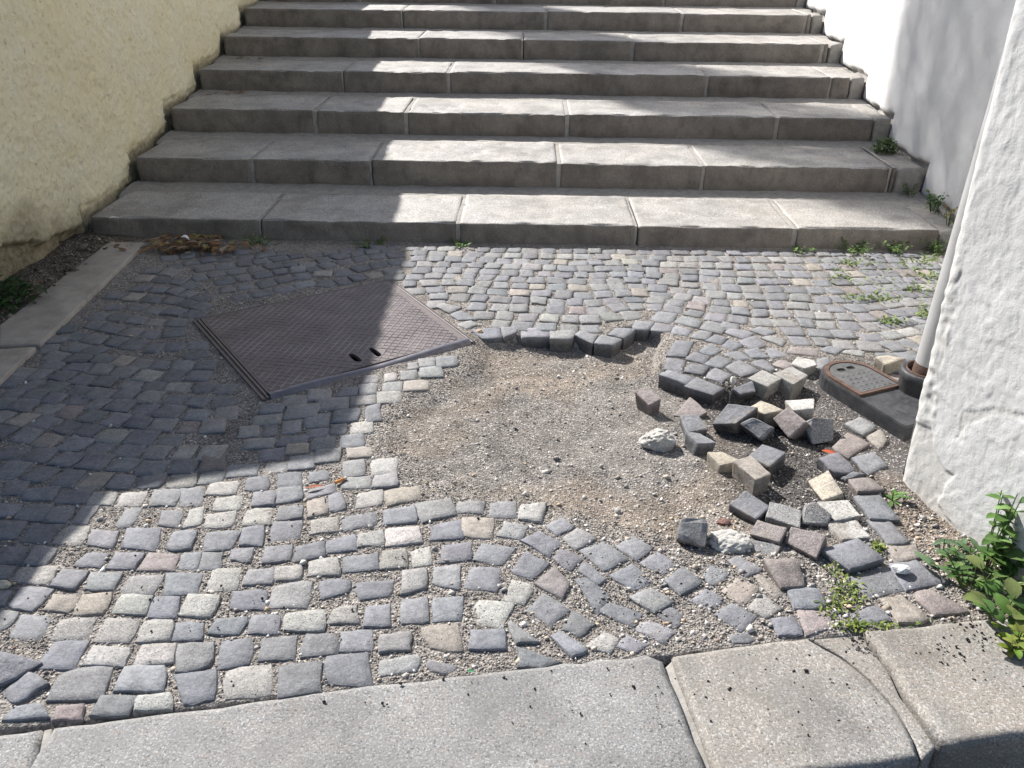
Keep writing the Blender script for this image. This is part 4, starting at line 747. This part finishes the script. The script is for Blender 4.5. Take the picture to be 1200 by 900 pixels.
# ------------------------------------------------------------------ rainwater gully with its lid, and the downpipe
def gully():
    e = empty('drain_gully', 'black cast iron drain box with rusty U shaped lid at the pier foot', 'drain', loc=(*((GUL_A+GUL_B)/2), 0))
    mid = (GUL_A+GUL_B)/2; hw = np.hypot(*(GUL_B-GUL_A))/2; ZT = .050
    def loc(a, b): return mid+gv*a+gd*b
    def ushape(w_, l0, l1, n=16):                     # straight edge at l0, round end at l1
        p = [(w_, l0), (w_, l1-w_)]+[(w_*math.cos(t), l1-w_+w_*math.sin(t)) for t in np.linspace(0, math.pi, n)[1:-1]]+[(-w_, l1-w_), (-w_, l0)]; return p
    def slab(name, pts, z0, z1, mat, bev=.003):
        V = []; n = len(pts); c = np.mean(pts, 0); P = np.array(pts)
        for s, z in ((1, z0), (1, z1-bev), (.985, z1)):
            for p in P: q = c+(p-c)*s; V.append((*loc(*q), z))
        Fc = [(k*n+i, k*n+(i+1) % n, (k+1)*n+(i+1) % n, (k+1)*n+i) for k in range(2) for i in range(n)]+[tuple(range(2*n, 3*n))]
        o = mesh_obj(name, V, Fc, mat); return under(o, e)
    slab('body', [(hw+.10, -.19), (hw+.10, -.02)]+ushape(hw+.010, -.02, .215)[0:]+[(-hw-.010, -.19)], -.14, ZT-.004, MCAST, .006)
    def ringp(name, w0, w1, l0a, l0b, l1a, l1b, z0, z1, mat):
        a, b = ushape(w0, l0a, l1a), ushape(w1, l0b, l1b); n = len(a); V = [(*loc(*p), z0) for p in a]+[(*loc(*p), z1) for p in a]+[(*loc(*p), z1) for p in b]+[(*loc(*p), z0) for p in b]
        Fc = [(k*n+i, k*n+(i+1) % n, (k+1)*n+(i+1) % n, (k+1)*n+i) for k in range(3) for i in range(n)]; return under(mesh_obj(name, V, Fc, mat), e)
    ringp('lid_frame', hw+.004, hw-.010, -.004, .006, .206, .192, ZT-.005, ZT+.004, MRUST)
    # lid plate with two slots near the round end
    lw, l0, l1 = hw-.013, .010, .189; sl = [(-.020, .150), (.020, .150)]
    bm = bmesh.new(); ed = []; loops = []
    def lp(pts):
        vs = [bm.verts.new((*loc(*p), ZT+.002)) for p in pts]; ed.extend(bm.edges.new((vs[i], vs[(i+1) % len(vs)])) for i in range(len(vs))); loops.append(vs)
    lp(ushape(lw, l0, l1))
    for a, b in sl: lp([(a+.015*math.copysign(abs(math.cos(t))**.6, math.cos(t)), b+.011*math.copysign(abs(math.sin(t))**.6, math.sin(t))) for t in np.linspace(0, 2*math.pi, 13)[:-1]])
    bmesh.ops.triangle_fill(bm, use_beauty=True, edges=ed); bmesh.ops.recalc_face_normals(bm, faces=bm.faces)
    if sum(f.normal.z for f in bm.faces) < 0: bmesh.ops.reverse_faces(bm, faces=bm.faces)
    for vs in loops:
        lo = [bm.verts.new(v.co-Vector((0, 0, .005))) for v in vs]
        for i in range(len(vs)): bm.faces.new((vs[i], vs[(i+1) % len(vs)], lo[(i+1) % len(vs)], lo[i]))
    lid = under(bm_obj('lid', bm, MLID), e)
    for a, b in sl:                                   # flat dark sheets painted for the shade inside the slots
        V = [(*loc(a+dx*.016, b+dy*.012), ZT-.0025) for dx, dy in ((-1, -1), (1, -1), (1, 1), (-1, 1))]; under(mesh_obj('slot', V, [(0, 1, 2, 3)], MDARK), e)
    for i in range(6):                                # raised cast tread on the lid
        for j in range(5):
            b = .022+j*.022; a = -.055+i*.022+(.011 if j % 2 else 0)
            if abs(a) > lw-.008: continue
            V = [(*loc(a+dx*.0075*s, b+dy*.0045*s), ZT+.002+z) for s, z in ((1, -.001), (.7, .001)) for dx, dy in ((-1, -1), (1, -1), (1, 1), (-1, 1))]
            o = mesh_obj('tread_stud', V, [(4, 5, 6, 7)]+[(k, (k+1) % 4, 4+(k+1) % 4, 4+k) for k in range(4)], MLID); under(o, e)
    s = revolve('socket', [(.070, -.03), (.070, .085), (.074, .09), (.074, .112), (.068, .116), (.056, .112), (.056, .06), (0, .06)], *SOCK, MCAST, None, 32); under(s, e)
    s = revolve('socket_rim', [(.0600, .1120), (.0595, .1190), (.0570, .1190), (.055, .100)], *SOCK, MRUST, None, 32); under(s, e)
    d = empty('downpipe', 'pale grey rainwater downpipe dropping behind the white pier into the drain', 'downpipe', loc=(*SOCK, .07))
    s = revolve('pipe', [(.044, .065), (.044, .16), (.0445, 1.0), (.044, 2.5)], SOCK[0]+.006, SOCK[1], MPIPE, None, 28); under(s, d)
    s = revolve('rust_stain_foot', [(.0455, .07), (.0455, .125), (.0442, .14)], SOCK[0]+.006, SOCK[1], MRUST, None, 28); under(s, d)
gully()

# ------------------------------------------------------------------ loose stones
def loose(label, ch, k, pts, z, h=.075, shrink=.93, grain=None, amp=.0042, bev=.0045, cat='cobblestone', grp='loose cobblestones dug out of the pavement', shift=(0, 0)):
    n = len(pts)//2; zs = z if isinstance(z, (list, tuple)) else [z]*n
    T = np.array([G(*wp(k, pts[2*i], pts[2*i+1]), zs[i]) for i in range(n)]); c = T.mean(0); T = c+(T-c)*1.13; rj = np.random.default_rng(int(abs(c[0]*7001+c[1]*3001)*100)); T = T+rj.normal(0, .0028, T.shape)
    nr = np.zeros(3)
    for i in range(n): nr += np.cross(T[i]-c, T[(i+1) % n]-c)
    nr /= np.linalg.norm(nr)
    if nr[2] < 0: nr = -nr
    Bt = c+(T-c)*shrink-nr*h+np.array([*shift, 0])+rj.normal(0, .003, T.shape); sd = int(abs(c[0]*9173+c[1]*7919)*10) % 9999
    col = np.array(COL[ch]); e_loc = (c[0], c[1], c[2]-h*.6)
    o = rough_block('cobblestone', T-np.array(e_loc), Bt-np.array(e_loc), MC, None, bev, 3, amp, 24, sd, smooth=False, tint=col, grain=GRN[ch] if grain is None else grain)
    co = np.array([v.co[:] for v in o.data.vertices])+np.array(e_loc); hgt = (co-c)@nr; k = dict(d=.34, m=.40, g=.52, p=.62).get(ch, .8)   # sides darkened: shade put into the tint, besides the top's paler wear
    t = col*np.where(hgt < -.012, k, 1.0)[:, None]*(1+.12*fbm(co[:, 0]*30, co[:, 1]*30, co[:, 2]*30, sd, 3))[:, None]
    ck = (sm(.15, .45, fbm(co[:, 0]*22, co[:, 1]*22, co[:, 2]*22, sd+4, 3))*.75+sm(-.04, -.062, hgt)*.5)[:, None].clip(0, .85); t = t*(1-ck)+np.array([.215, .185, .155])*ck     # bedding sand still caked on
    o.data.attributes['tint'].data.foreach_set('color', np.c_[t, np.ones(len(t))].astype(np.float32).ravel())
    o.location = e_loc; return tag(o, label, cat, grp)
L = loose
L('brown cobblestone with pale top lying alone at the left of the loose heap', 'p', 'z4', [150,345,225,310,320,400,240,435], [.022,.03,.02,.010], .08)
L('flat pinkish cobblestone half sunk in the bed, behind two tilted cubes', 'p', 'z4', [425,510,535,405,640,490,570,545], [-.03,-.02,-.025,-.035], .06)
L('tilted cobblestone with a tan left side leaning on the cube before it', 'm', 'z4', [480,535,590,520,650,600,515,632], [.0,.01,.0,-.005], .07)
L('dark cube cobblestone at the left front of the heap, beside the white lump', 'm', 'z4', [505,645,600,630,712,700,600,720], .015, .07)
L('long pointed slate cobblestone with a bright white left facet', 'd', 'z4', [690,578,800,437,985,462,850,572], [.0,.045,.05,.02], .06, .85)
L('bright flake facet cobblestone wedged behind the pointed slate one', 'c', 'z4', [965,455,1035,415,1178,480,1060,515], [.03,.045,.04,.03], .07)
L('big dark rounded cobblestone in the middle of the heap', 'd', 'z4', [895,575,985,535,1130,610,1035,685], [.03,.05,.035,.01], .075, bev=.011)
L('dark slab like cobblestone lying flat behind the two tan cubes', 'd', 'z4', [945,800,1045,735,1190,780,1080,865], .025, .06)
L('tan cube cobblestone next to the taller brown one', 'c', 'z4', [668,790,760,768,888,830,745,860], .01, .065)
L('tall brown cube cobblestone with stained dark left side', 't', 'z6', [505,65,600,40,735,155,620,190], .035, .085)
L('small dark cobblestone standing upright before the pale topped cube', 'd', 'z4', [848,330,965,288,990,350,880,362], [.03,.04,.03,.025], .065)
L('cube cobblestone with a white sunlit top and grooved brown side', 'l', 'z4', [945,258,1040,205,1165,250,1070,300], .05, .085)
L('pale grey cube cobblestone right of the white topped one', 'l', 'z5', [170,222,280,180,388,232,295,288], .05, .085)
L('low cream cobblestone with flaky white top behind the heap', 'w', 'z5', [300,150,320,120,440,120,462,162,380,180], .03, .06)
L('white topped cobblestone turned edge up in the right of the heap', 'w', 'z5', [258,415,430,402,436,462,300,490], [.045,.06,.055,.04], .08, shift=(0, .01))
L('purple grey cobblestone tilted steeply beside the white topped one', 'p', 'z5', [155,555,250,470,370,570,265,665], [.02,.06,.05,.005], .07)
L('speckled granite cobblestone tipped towards the street before the drain', 'g', 'z5', [388,590,440,552,570,545,575,690,440,712], [.025,.05,.055,.0,-.005], .075, grain=1.4)
L('cream granite cube cobblestone with rough brown left side', 'c', 'z7', [170,190,290,130,395,265,265,312], [.015,.04,.035,.02], .075, grain=.9)
L('white granite cobblestone upper of the pale pair beside the grey row', 'w', 'z7', [250,347,440,335,515,432,345,455], .02, .07, grain=1.0)
L('cream cracked cobblestone below the white granite one', 'w', 'z7', [315,480,490,475,580,582,400,608], .012, .07, grain=.8)
L('grey granite cobblestone at the left end of the pale rank', 'g', 'z6', [720,448,755,358,945,405,935,515], .018, .07, grain=1.2)
L('broken topped granite cobblestone between the grey and white ones', 'g', 'z6', [955,490,985,370,1045,360,1145,452,1135,520], [.01,.03,.035,.02,.005], .07, grain=1.4)
L('small pinkish cobblestone stacked against a grey one', 'p', 'z6', [590,560,650,460,845,530,795,632], [.01,.025,.03,.012], .065, grain=.9)
L('grey cobblestone pressed under the small pinkish one', 'g', 'z6', [587,600,800,645,755,745,575,692], [.008,.008,-.004,-.004], .06, grain=.9)
L('large reddish brown cobblestone with dark shadowed front', 'p', 'z6', [848,618,900,525,1112,602,1050,732], [.012,.03,.035,.012], .075, grain=.7)
L('dark slate cobblestone at the back of the front rank', 'd', 'z6', [455,348,580,270,735,375,620,442], [.012,.025,.02,.01], .07)
L('rounded grey cobblestone with black front face at the left of the front rank', 'g', 'z6', [95,600,112,468,285,465,270,655], [.02,.055,.055,.02], .08, bev=.014)
L('tan broken stone lying behind the drain lid near the downpipe', 'c', 'z2', [255,372,400,362,615,405,370,437], .045, .085, bev=.008)
def lump(name, label, px, py, z, r, sc, col, seed, cat='stone', sub=4, amp=.35):
    bm = bmesh.new(); bmesh.ops.create_icosphere(bm, subdivisions=sub, radius=1.0); P = np.array([v.co[:] for v in bm.verts])
    d = 1+amp*fbm(P[:, 0]*1.5+seed, P[:, 1]*1.5, P[:, 2]*1.5, seed, 4)+.10*vn(P[:, 0]*6, P[:, 1]*6, P[:, 2]*6, seed)+.05*vn(P[:, 0]*14, P[:, 1]*14, P[:, 2]*14, seed)
    for v, p, q in zip(bm.verts, P, d): v.co = Vector(p*q*np.array(sc)*r)
    o = bm_obj(name, bm, MC, None, smooth=False, tint=col, grain=.25); o.location = tuple(G(px, py, z)); return tag(o, label, cat)
lump('limestone_lump', 'rough white limestone lump at the left edge of the loose heap', 771, 517, -.01, .045, (1.15, .8, .75), (.44, .42, .385), 4)
lump('limestone_lump', 'angular cream limestone piece beside the rounded grey cobblestone', 857, 636, .0, .046, (1.15, .8, .5), (.47, .45, .41), 11, amp=.25)
lump('white_pebble', 'small white pebble between dark set cobblestones by the heap', 859, 446, .02, .014, (.7, .8, 1.2), (.6, .57, .52), 5, sub=2)
lump('white_pebble', 'white crumb of plaster on the cobble near the weeds', 1056, 667, .014, .017, (1.2, .9, .6), (.72, .71, .69), 6, sub=2)
lump('tan_pebble', 'flat tan pebble alone on the bare sand', 677, 569, -.04, .013, (1.4, .9, .5), (.55, .43, .32), 7, sub=2)
lump('cream_pebble', 'oval cream pebble between cobbles at the left edge of the photo', 4, 685, .004, .013, (1.3, .8, .8), (.58, .50, .38), 8, sub=2, amp=.1)
lump('yellow_chip', 'yellow stone chip at the right corner of the steel hatch', 562, 389, .0, .014, (.9, .7, .8), (.62, .40, .22), 9, sub=2)
lump('brown_chip', 'reddish brown stone chip beside the front rank of cobblestones', 848, 612, -.02, .016, (1.2, .8, .5), (.2, .10, .08), 10, sub=2)

# ------------------------------------------------------------------ litter
def leaf_mesh(V, Fc, T, base, yaw, pitch, ln, wd, col, curl=.3, fold=.25, seg=4, tip=1.0):
    k = len(V); d = np.array([math.cos(yaw), math.sin(yaw)]); n2 = np.array([-d[1], d[0]])
    for i in range(seg+1):
        t = i/seg; w_ = wd*.5*(math.sin(math.pi*min(1, t*.92+.04))**.75)*(1-.25*t*tip); a = pitch-curl*t; x = ln*t*math.cos(a); z = ln*(t*math.sin(pitch)-.5*curl*t*t)
        for s in (-1, 0, 1):
            q = d*x+n2*w_*s; V.append((base[0]+q[0], base[1]+q[1], base[2]+z+abs(s)*w_*fold)); T.append(np.array(col)*(1.12 if s == 0 else 1.0))
    for i in range(seg):
        for j in range(2): a = k+i*3+j; Fc.append((a, a+3, a+4, a+1))
def litter():
    V, Fc, T = [], [], []
    for i in range(150):
        px = random.gauss(228, 30); py = 297-abs(random.gauss(0, 8))+(abs(px-228))*.02
        if i > 125: px = random.uniform(140, 330); py = random.uniform(288, 300)
        col = random.choice([(.20, .10, .05), (.16, .09, .05), (.24, .14, .06), (.12, .08, .05), (.22, .18, .07), (.30, .22, .15)])
        g = G(px, py, 0); leaf_mesh(V, Fc, T, (g[0], min(g[1], SY-.01), .008+random.uniform(0, .03)), random.uniform(0, 6.28), random.uniform(-.1, .15), random.uniform(.035, .07), random.uniform(.018, .032), col, random.uniform(-.2, .4), random.uniform(.05, .5))
    o = mesh_obj('leaf_litter', V, Fc, MDRY, None, True, tint=np.array(T)); tag(o, 'heap of brown dry leaves swept against the lowest step at left', kind='stuff')
    for k, (x0, y0, z0, n) in {3: (-2.02, 0, 0, 7), 4: (-2.05, 0, 0, 7)}.items():
        V, Fc, T = [], [], []
        for i in range(n): leaf_mesh(V, Fc, T, (-2.0+random.uniform(-.1, .16), SY+(k-1)*ST+.5+random.uniform(-.1, .08), SZ+(k-1)*SR+.02), random.uniform(0, 6.28), .1, .05, .02, random.choice([(.28, .13, .05), (.18, .1, .05)]), .2, .4)
        o = mesh_obj('leaf_litter', V, Fc, MDRY, None, True, tint=np.array(T)); tag(o, 'few dry leaves caught on the %s step by the yellow wall' % ('third' if k == 3 else 'fourth'), kind='stuff')
litter()
def one_leaf(name, label, cat, px, py, z, yaw, ln, wd, col, curl=.3):
    V, Fc, T = [], [], []; leaf_mesh(V, Fc, T, (0, 0, 0), yaw, .1, ln, wd, col, curl, .4); o = mesh_obj(name, V, Fc, MDRY, None, True, tint=np.array(T)); o.location = tuple(G(px, py, z)); tag(o, label, cat)
one_leaf('orange_scrap', 'torn orange scrap in a joint beside the cigarette end', 'litter', 358, 572, .006, .3, .05, .014, (.30, .12, .07))
one_leaf('red_scrap', 'bright red scrap on dark gravel below the granite stone', 'litter', 963, 528, .0, -.5, .045, .022, (.34, .08, .04))
one_leaf('green_scrap', 'tiny green scrap beside the kerb', 'litter', 548, 787, .003, .2, .014, .009, (.06, .20, .10))
one_leaf('twig_leaf', 'curled pale leaf on the lowest step at the left', 'leaf', 154, 246, SZ+.016, .35, .09, .014, (.35, .31, .27))
one_leaf('paper_scrap', 'white paper scrap on the leaf heap', 'litter', 212, 278, .045, .2, .05, .04, (.7, .7, .7), .9)
one_leaf('paper_scrap', 'white paper scrap on the left end of the lowest step', 'litter', 128, 256, SZ+.016, .6, .045, .035, (.55, .55, .54), .5)
def butt():
    e = empty('cigarette_end', 'orange cigarette end with white tip lying in a cobble joint', 'cigarette end', loc=tuple(G(399, 563, .006)))
    yaw = .75; d = np.array([math.cos(yaw), math.sin(yaw)])
    for name, a, b, col in (('filter', -.016, .010, (.62, .27, .09)), ('paper_tip', .0105, .018, (.72, .66, .58))):
        V = []; n = 10
        for t in (a, b):
            for k in range(n): q = d*t+np.array([-d[1], d[0]])*.0045*math.cos(k*.6283); V.append((q[0], q[1], .0045*math.sin(k*.6283)))
        mesh_obj(name, V, [(k, (k+1) % n, n+(k+1) % n, n+k) for k in range(n)]+[tuple(range(n))[::-1], tuple(range(n, 2*n))], MDRY, e, tint=col)
butt()

# ------------------------------------------------------------------ plants
GR = [(.07, .14, .03), (.095, .175, .04), (.055, .115, .026), (.12, .205, .06), (.14, .175, .055)]
def stem(V, Fc, T, a, b, r, col):
    k = len(V); a, b = np.array(a), np.array(b); d = b-a; s = np.cross(d, (0, 0, 1.0)); s = s/(np.linalg.norm(s)+1e-9) if np.linalg.norm(s) > 1e-6 else np.array([1., 0, 0]); t = np.cross(d, s); t /= np.linalg.norm(t)+1e-9
    for p, rr in ((a, r), (b, r*.6)):
        for q in range(4): V.append(tuple(p+rr*(s*math.cos(q*1.571)+t*math.sin(q*1.571)))); T.append(col)
    for q in range(4): Fc.append((k+q, k+(q+1) % 4, k+4+(q+1) % 4, k+4+q))
def weed(name, label, base, stems, h, spread, ln, wd, per, group=None, cols=GR, cat='weed', lean=(0, 0), low=0.2, rosette=0, dome=0, big=False, sc=(.10, .16, .05)):
    """stems with alternate leaves; foliage and stems are the two parts"""
    e = empty(name, label, cat, group, loc=tuple(base)); V, Fc, T = [], [], []; SV, SF, STt = [], [], []
    for s in range(stems):
        a = random.uniform(0, 6.28); r = spread*math.sqrt(random.random()); hh = h*random.uniform(.6, 1.05); foot = np.array([r*.25*math.cos(a), r*.25*math.sin(a), -.01]); top = np.array([r*math.cos(a)+lean[0]*hh, r*math.sin(a)+lean[1]*hh, hh]); mid = (foot+top)/2+np.array([0, 0, hh*.12])
        if stems == 1: mid = (foot+top)/2; stem(SV, SF, STt, foot, top, .002, sc)
        else: stem(SV, SF, STt, foot, mid, .0022, sc); stem(SV, SF, STt, mid, top, .0016, sc)
        for i in range(per):
            t = low+(1-low)*(i+.5)/per; p = foot+(mid-foot)*min(1, t*2) if t < .5 else mid+(top-mid)*(t*2-1)
            c = np.array(random.choice(cols))*random.uniform(.8, 1.25); f = random.uniform(.65, 1.15)*(1-.3*t if per > 4 else 1); leaf_mesh(V, Fc, T, p, random.uniform(0, 6.28), random.uniform(-.05, .8), ln*f, wd*f, c, random.uniform(.2, .8), random.uniform(.1, .35))
    for i in range(rosette):
        c = np.array(random.choice(cols))*random.uniform(.8, 1.2); leaf_mesh(V, Fc, T, (0, 0, .005), random.uniform(0, 6.28), random.uniform(.05, .5), ln*random.uniform(.8, 1.4), wd, c, .4, .2)
    for i in range(dome):
        d3 = np.array([random.gauss(0, 1), random.gauss(0, 1), abs(random.gauss(0, .9))]); d3 = d3/np.linalg.norm(d3)*random.uniform(.5, 1)*np.array([spread, spread, h])
        leaf_mesh(V, Fc, T, d3, random.uniform(0, 6.28), random.uniform(-.2, .9), ln*random.uniform(.7, 1.2), wd, np.array(random.choice(cols))*random.uniform(.7, 1.25), .4, .25, 3)
    if big:
        T = np.array(T); nl = len(V)//15
        for i in range(nl): mesh_obj('leaf', V[i*15:i*15+15], [tuple(a-i*15 for a in f) for f in Fc[i*8:i*8+8]], MLEAF, e, True, tint=T[i*15:i*15+15])
        for i in range(len(SV)//16): mesh_obj('stem', SV[i*16:i*16+16], [tuple(a-i*16 for a in f) for f in SF[i*8:i*8+8]], MLEAF, e, True, tint=sc)
        return e
    mesh_obj('foliage', V, Fc, MLEAF, e, True, tint=np.array(T))['kind'] = 'stuff'
    if SV: mesh_obj('stem', SV, SF, MLEAF, e, True, tint=np.array(STt))['kind'] = 'stuff'
    return e
B_ = lambda px, py, z=.0: G(px, py, z)
weed('broadleaf_weed', 'tall broad leaved green weed climbing against the white pier', B_(1152, 676), 6, .21, .045, .05, .034, 6, lean=(.12, .10), big=True)
weed('broadleaf_weed', 'round leaved green weed spilling over the right end of the kerb', B_(1172, 722, .01), 6, .09, .09, .048, .038, 3, big=True)
weed('broadleaf_weed', 'large leaved weed cut off by the right edge of the photo', B_(1196, 690, .01), 6, .12, .08, .06, .045, 4, big=True)
weed('greyleaf_weed', 'grey green pointed leaf weed creeping over the cobbles left of the tall weed', B_(1106, 655), 7, .055, .10, .048, .018, 4, cols=[(.11, .18, .09), (.13, .21, .11), (.09, .15, .07)])
weed('bushy_weed', 'bushy bright green weed in front of the tall one at the pier foot', B_(1140, 690), 11, .08, .09, .036, .016, 6)
weed('yellow_weed', 'yellow green low weed at the lower right corner on the kerb', B_(1190, 758, .01), 9, .05, .07, .028, .018, 4, cols=[(.16, .22, .03), (.12, .2, .03), (.2, .22, .05)])
weed('dark_fern', 'dark green clump at the foot of the yellow wall, cut by the left edge', B_(8, 356), 10, .10, .16, .05, .018, 9, dome=160, cols=[(.03, .075, .02), (.04, .09, .025), (.025, .06, .018)])
weed('sprout', 'single small sprout beside the pier foot', B_(1046, 588), 1, .03, .01, .04, .013, 3, rosette=4)
s2 = lambda px, k, back: np.array([frontpx(px, k), SY+(k-1)*ST+back, SZ+(k-1)*SR+.015])
weed('moss_clump', 'round green clump on the second step at the right wall', G(1036, 178, SZ+SR+.005), 6, .085, .075, .022, .016, 4, dome=260, cols=[(.07, .13, .02), (.05, .10, .02), (.09, .16, .03)])
weed('wall_weed', 'dark green weed on the lowest step beside the right wall', G(1094, 246, SZ+.012), 9, .10, .06, .035, .022, 5)
weed('wall_weed', 'yellowing weed at the front right corner of the lowest step', G(1112, 262, SZ+.012), 4, .08, .05, .03, .018, 4, cols=[(.25, .22, .04), (.14, .17, .03), (.2, .12, .04)])
weed('wall_weed', 'short weeds between lowest and second step near the right wall', G(1068, 228, SZ+.02), 7, .05, .08, .025, .015, 4)
for px, py, n, hh, lb in ((938, 293, 8, .04, 'small weed tuft at step foot, leftmost of the right hand tufts'), (1000, 296, 16, .06, 'wide weed tuft at step foot, second of the right hand tufts'), (1052, 295, 14, .07, 'tallest weed tuft at the step foot near the pier'), (1100, 296, 12, .07, 'weed tuft at the step foot beside the pier'), (432, 287, 9, .03, 'thin weed tuft at the step foot in the shade'), (535, 287, 7, .03, 'thin weed tuft at the step foot below the wide mortar joint'), (305, 288, 8, .05, 'weed tuft at the step foot beside the dry leaves')):
    g = G(px, py); weed('weed_tuft', lb, (g[0], min(g[1], SY-.02), -.005), n, hh, .10, .028, .016, 5, 'weed tufts along the step foot')
def moss(name, label, spots, n, ln, cols):
    V, Fc, T = [], [], []
    for i in range(n):
        px, py, sx, sy = random.choice(spots); g = G(random.gauss(px, sx), random.gauss(py, sy)); c = np.array(random.choice(cols))*random.uniform(.7, 1.3)
        if g[1] > SY-.02: continue
        leaf_mesh(V, Fc, T, (g[0], g[1], -.004+random.uniform(0, .012)), random.uniform(0, 6.28), random.uniform(.1, 1.1), ln*random.uniform(.6, 1.4), ln*.5, c, .4, .2, 3)
    tag(mesh_obj(name, V, Fc, MLEAF, None, True, tint=np.array(T)), label, kind='stuff')
YG = [(.16, .22, .05), (.11, .17, .04), (.20, .25, .08), (.08, .13, .03)]
moss('joint_grass', 'pale grass and moss growing in the cobble joints near the pier and the step', [(1000, 309, 14, 2), (1060, 312, 22, 4), (1085, 325, 12, 4), (1072, 340, 18, 2), (1025, 351, 22, 1.5), (985, 325, 6, 4), (1083, 368, 4, 5), (1045, 378, 8, 1.5), (1090, 303, 10, 4), (1010, 348, 15, 1.5), (1045, 330, 25, 12)], 520, .020, YG)
moss('moss', 'bright moss in the wide gap between cobbles and the kerb corner', [(990, 690, 10, 8), (1000, 702, 10, 6), (975, 712, 8, 6), (985, 665, 8, 5), (1030, 734, 22, 2), (1000, 735, 8, 2), (1030, 642, 5, 3)], 420, .011, [(.17, .22, .03), (.12, .17, .03), (.22, .26, .05), (.07, .11, .03)])
print('COBS', len(COBS), 'tris', sum(len(o.data.loop_triangles) if o.type == 'MESH' and (o.data.calc_loop_triangles() or True) else 0 for o in SC.objects))
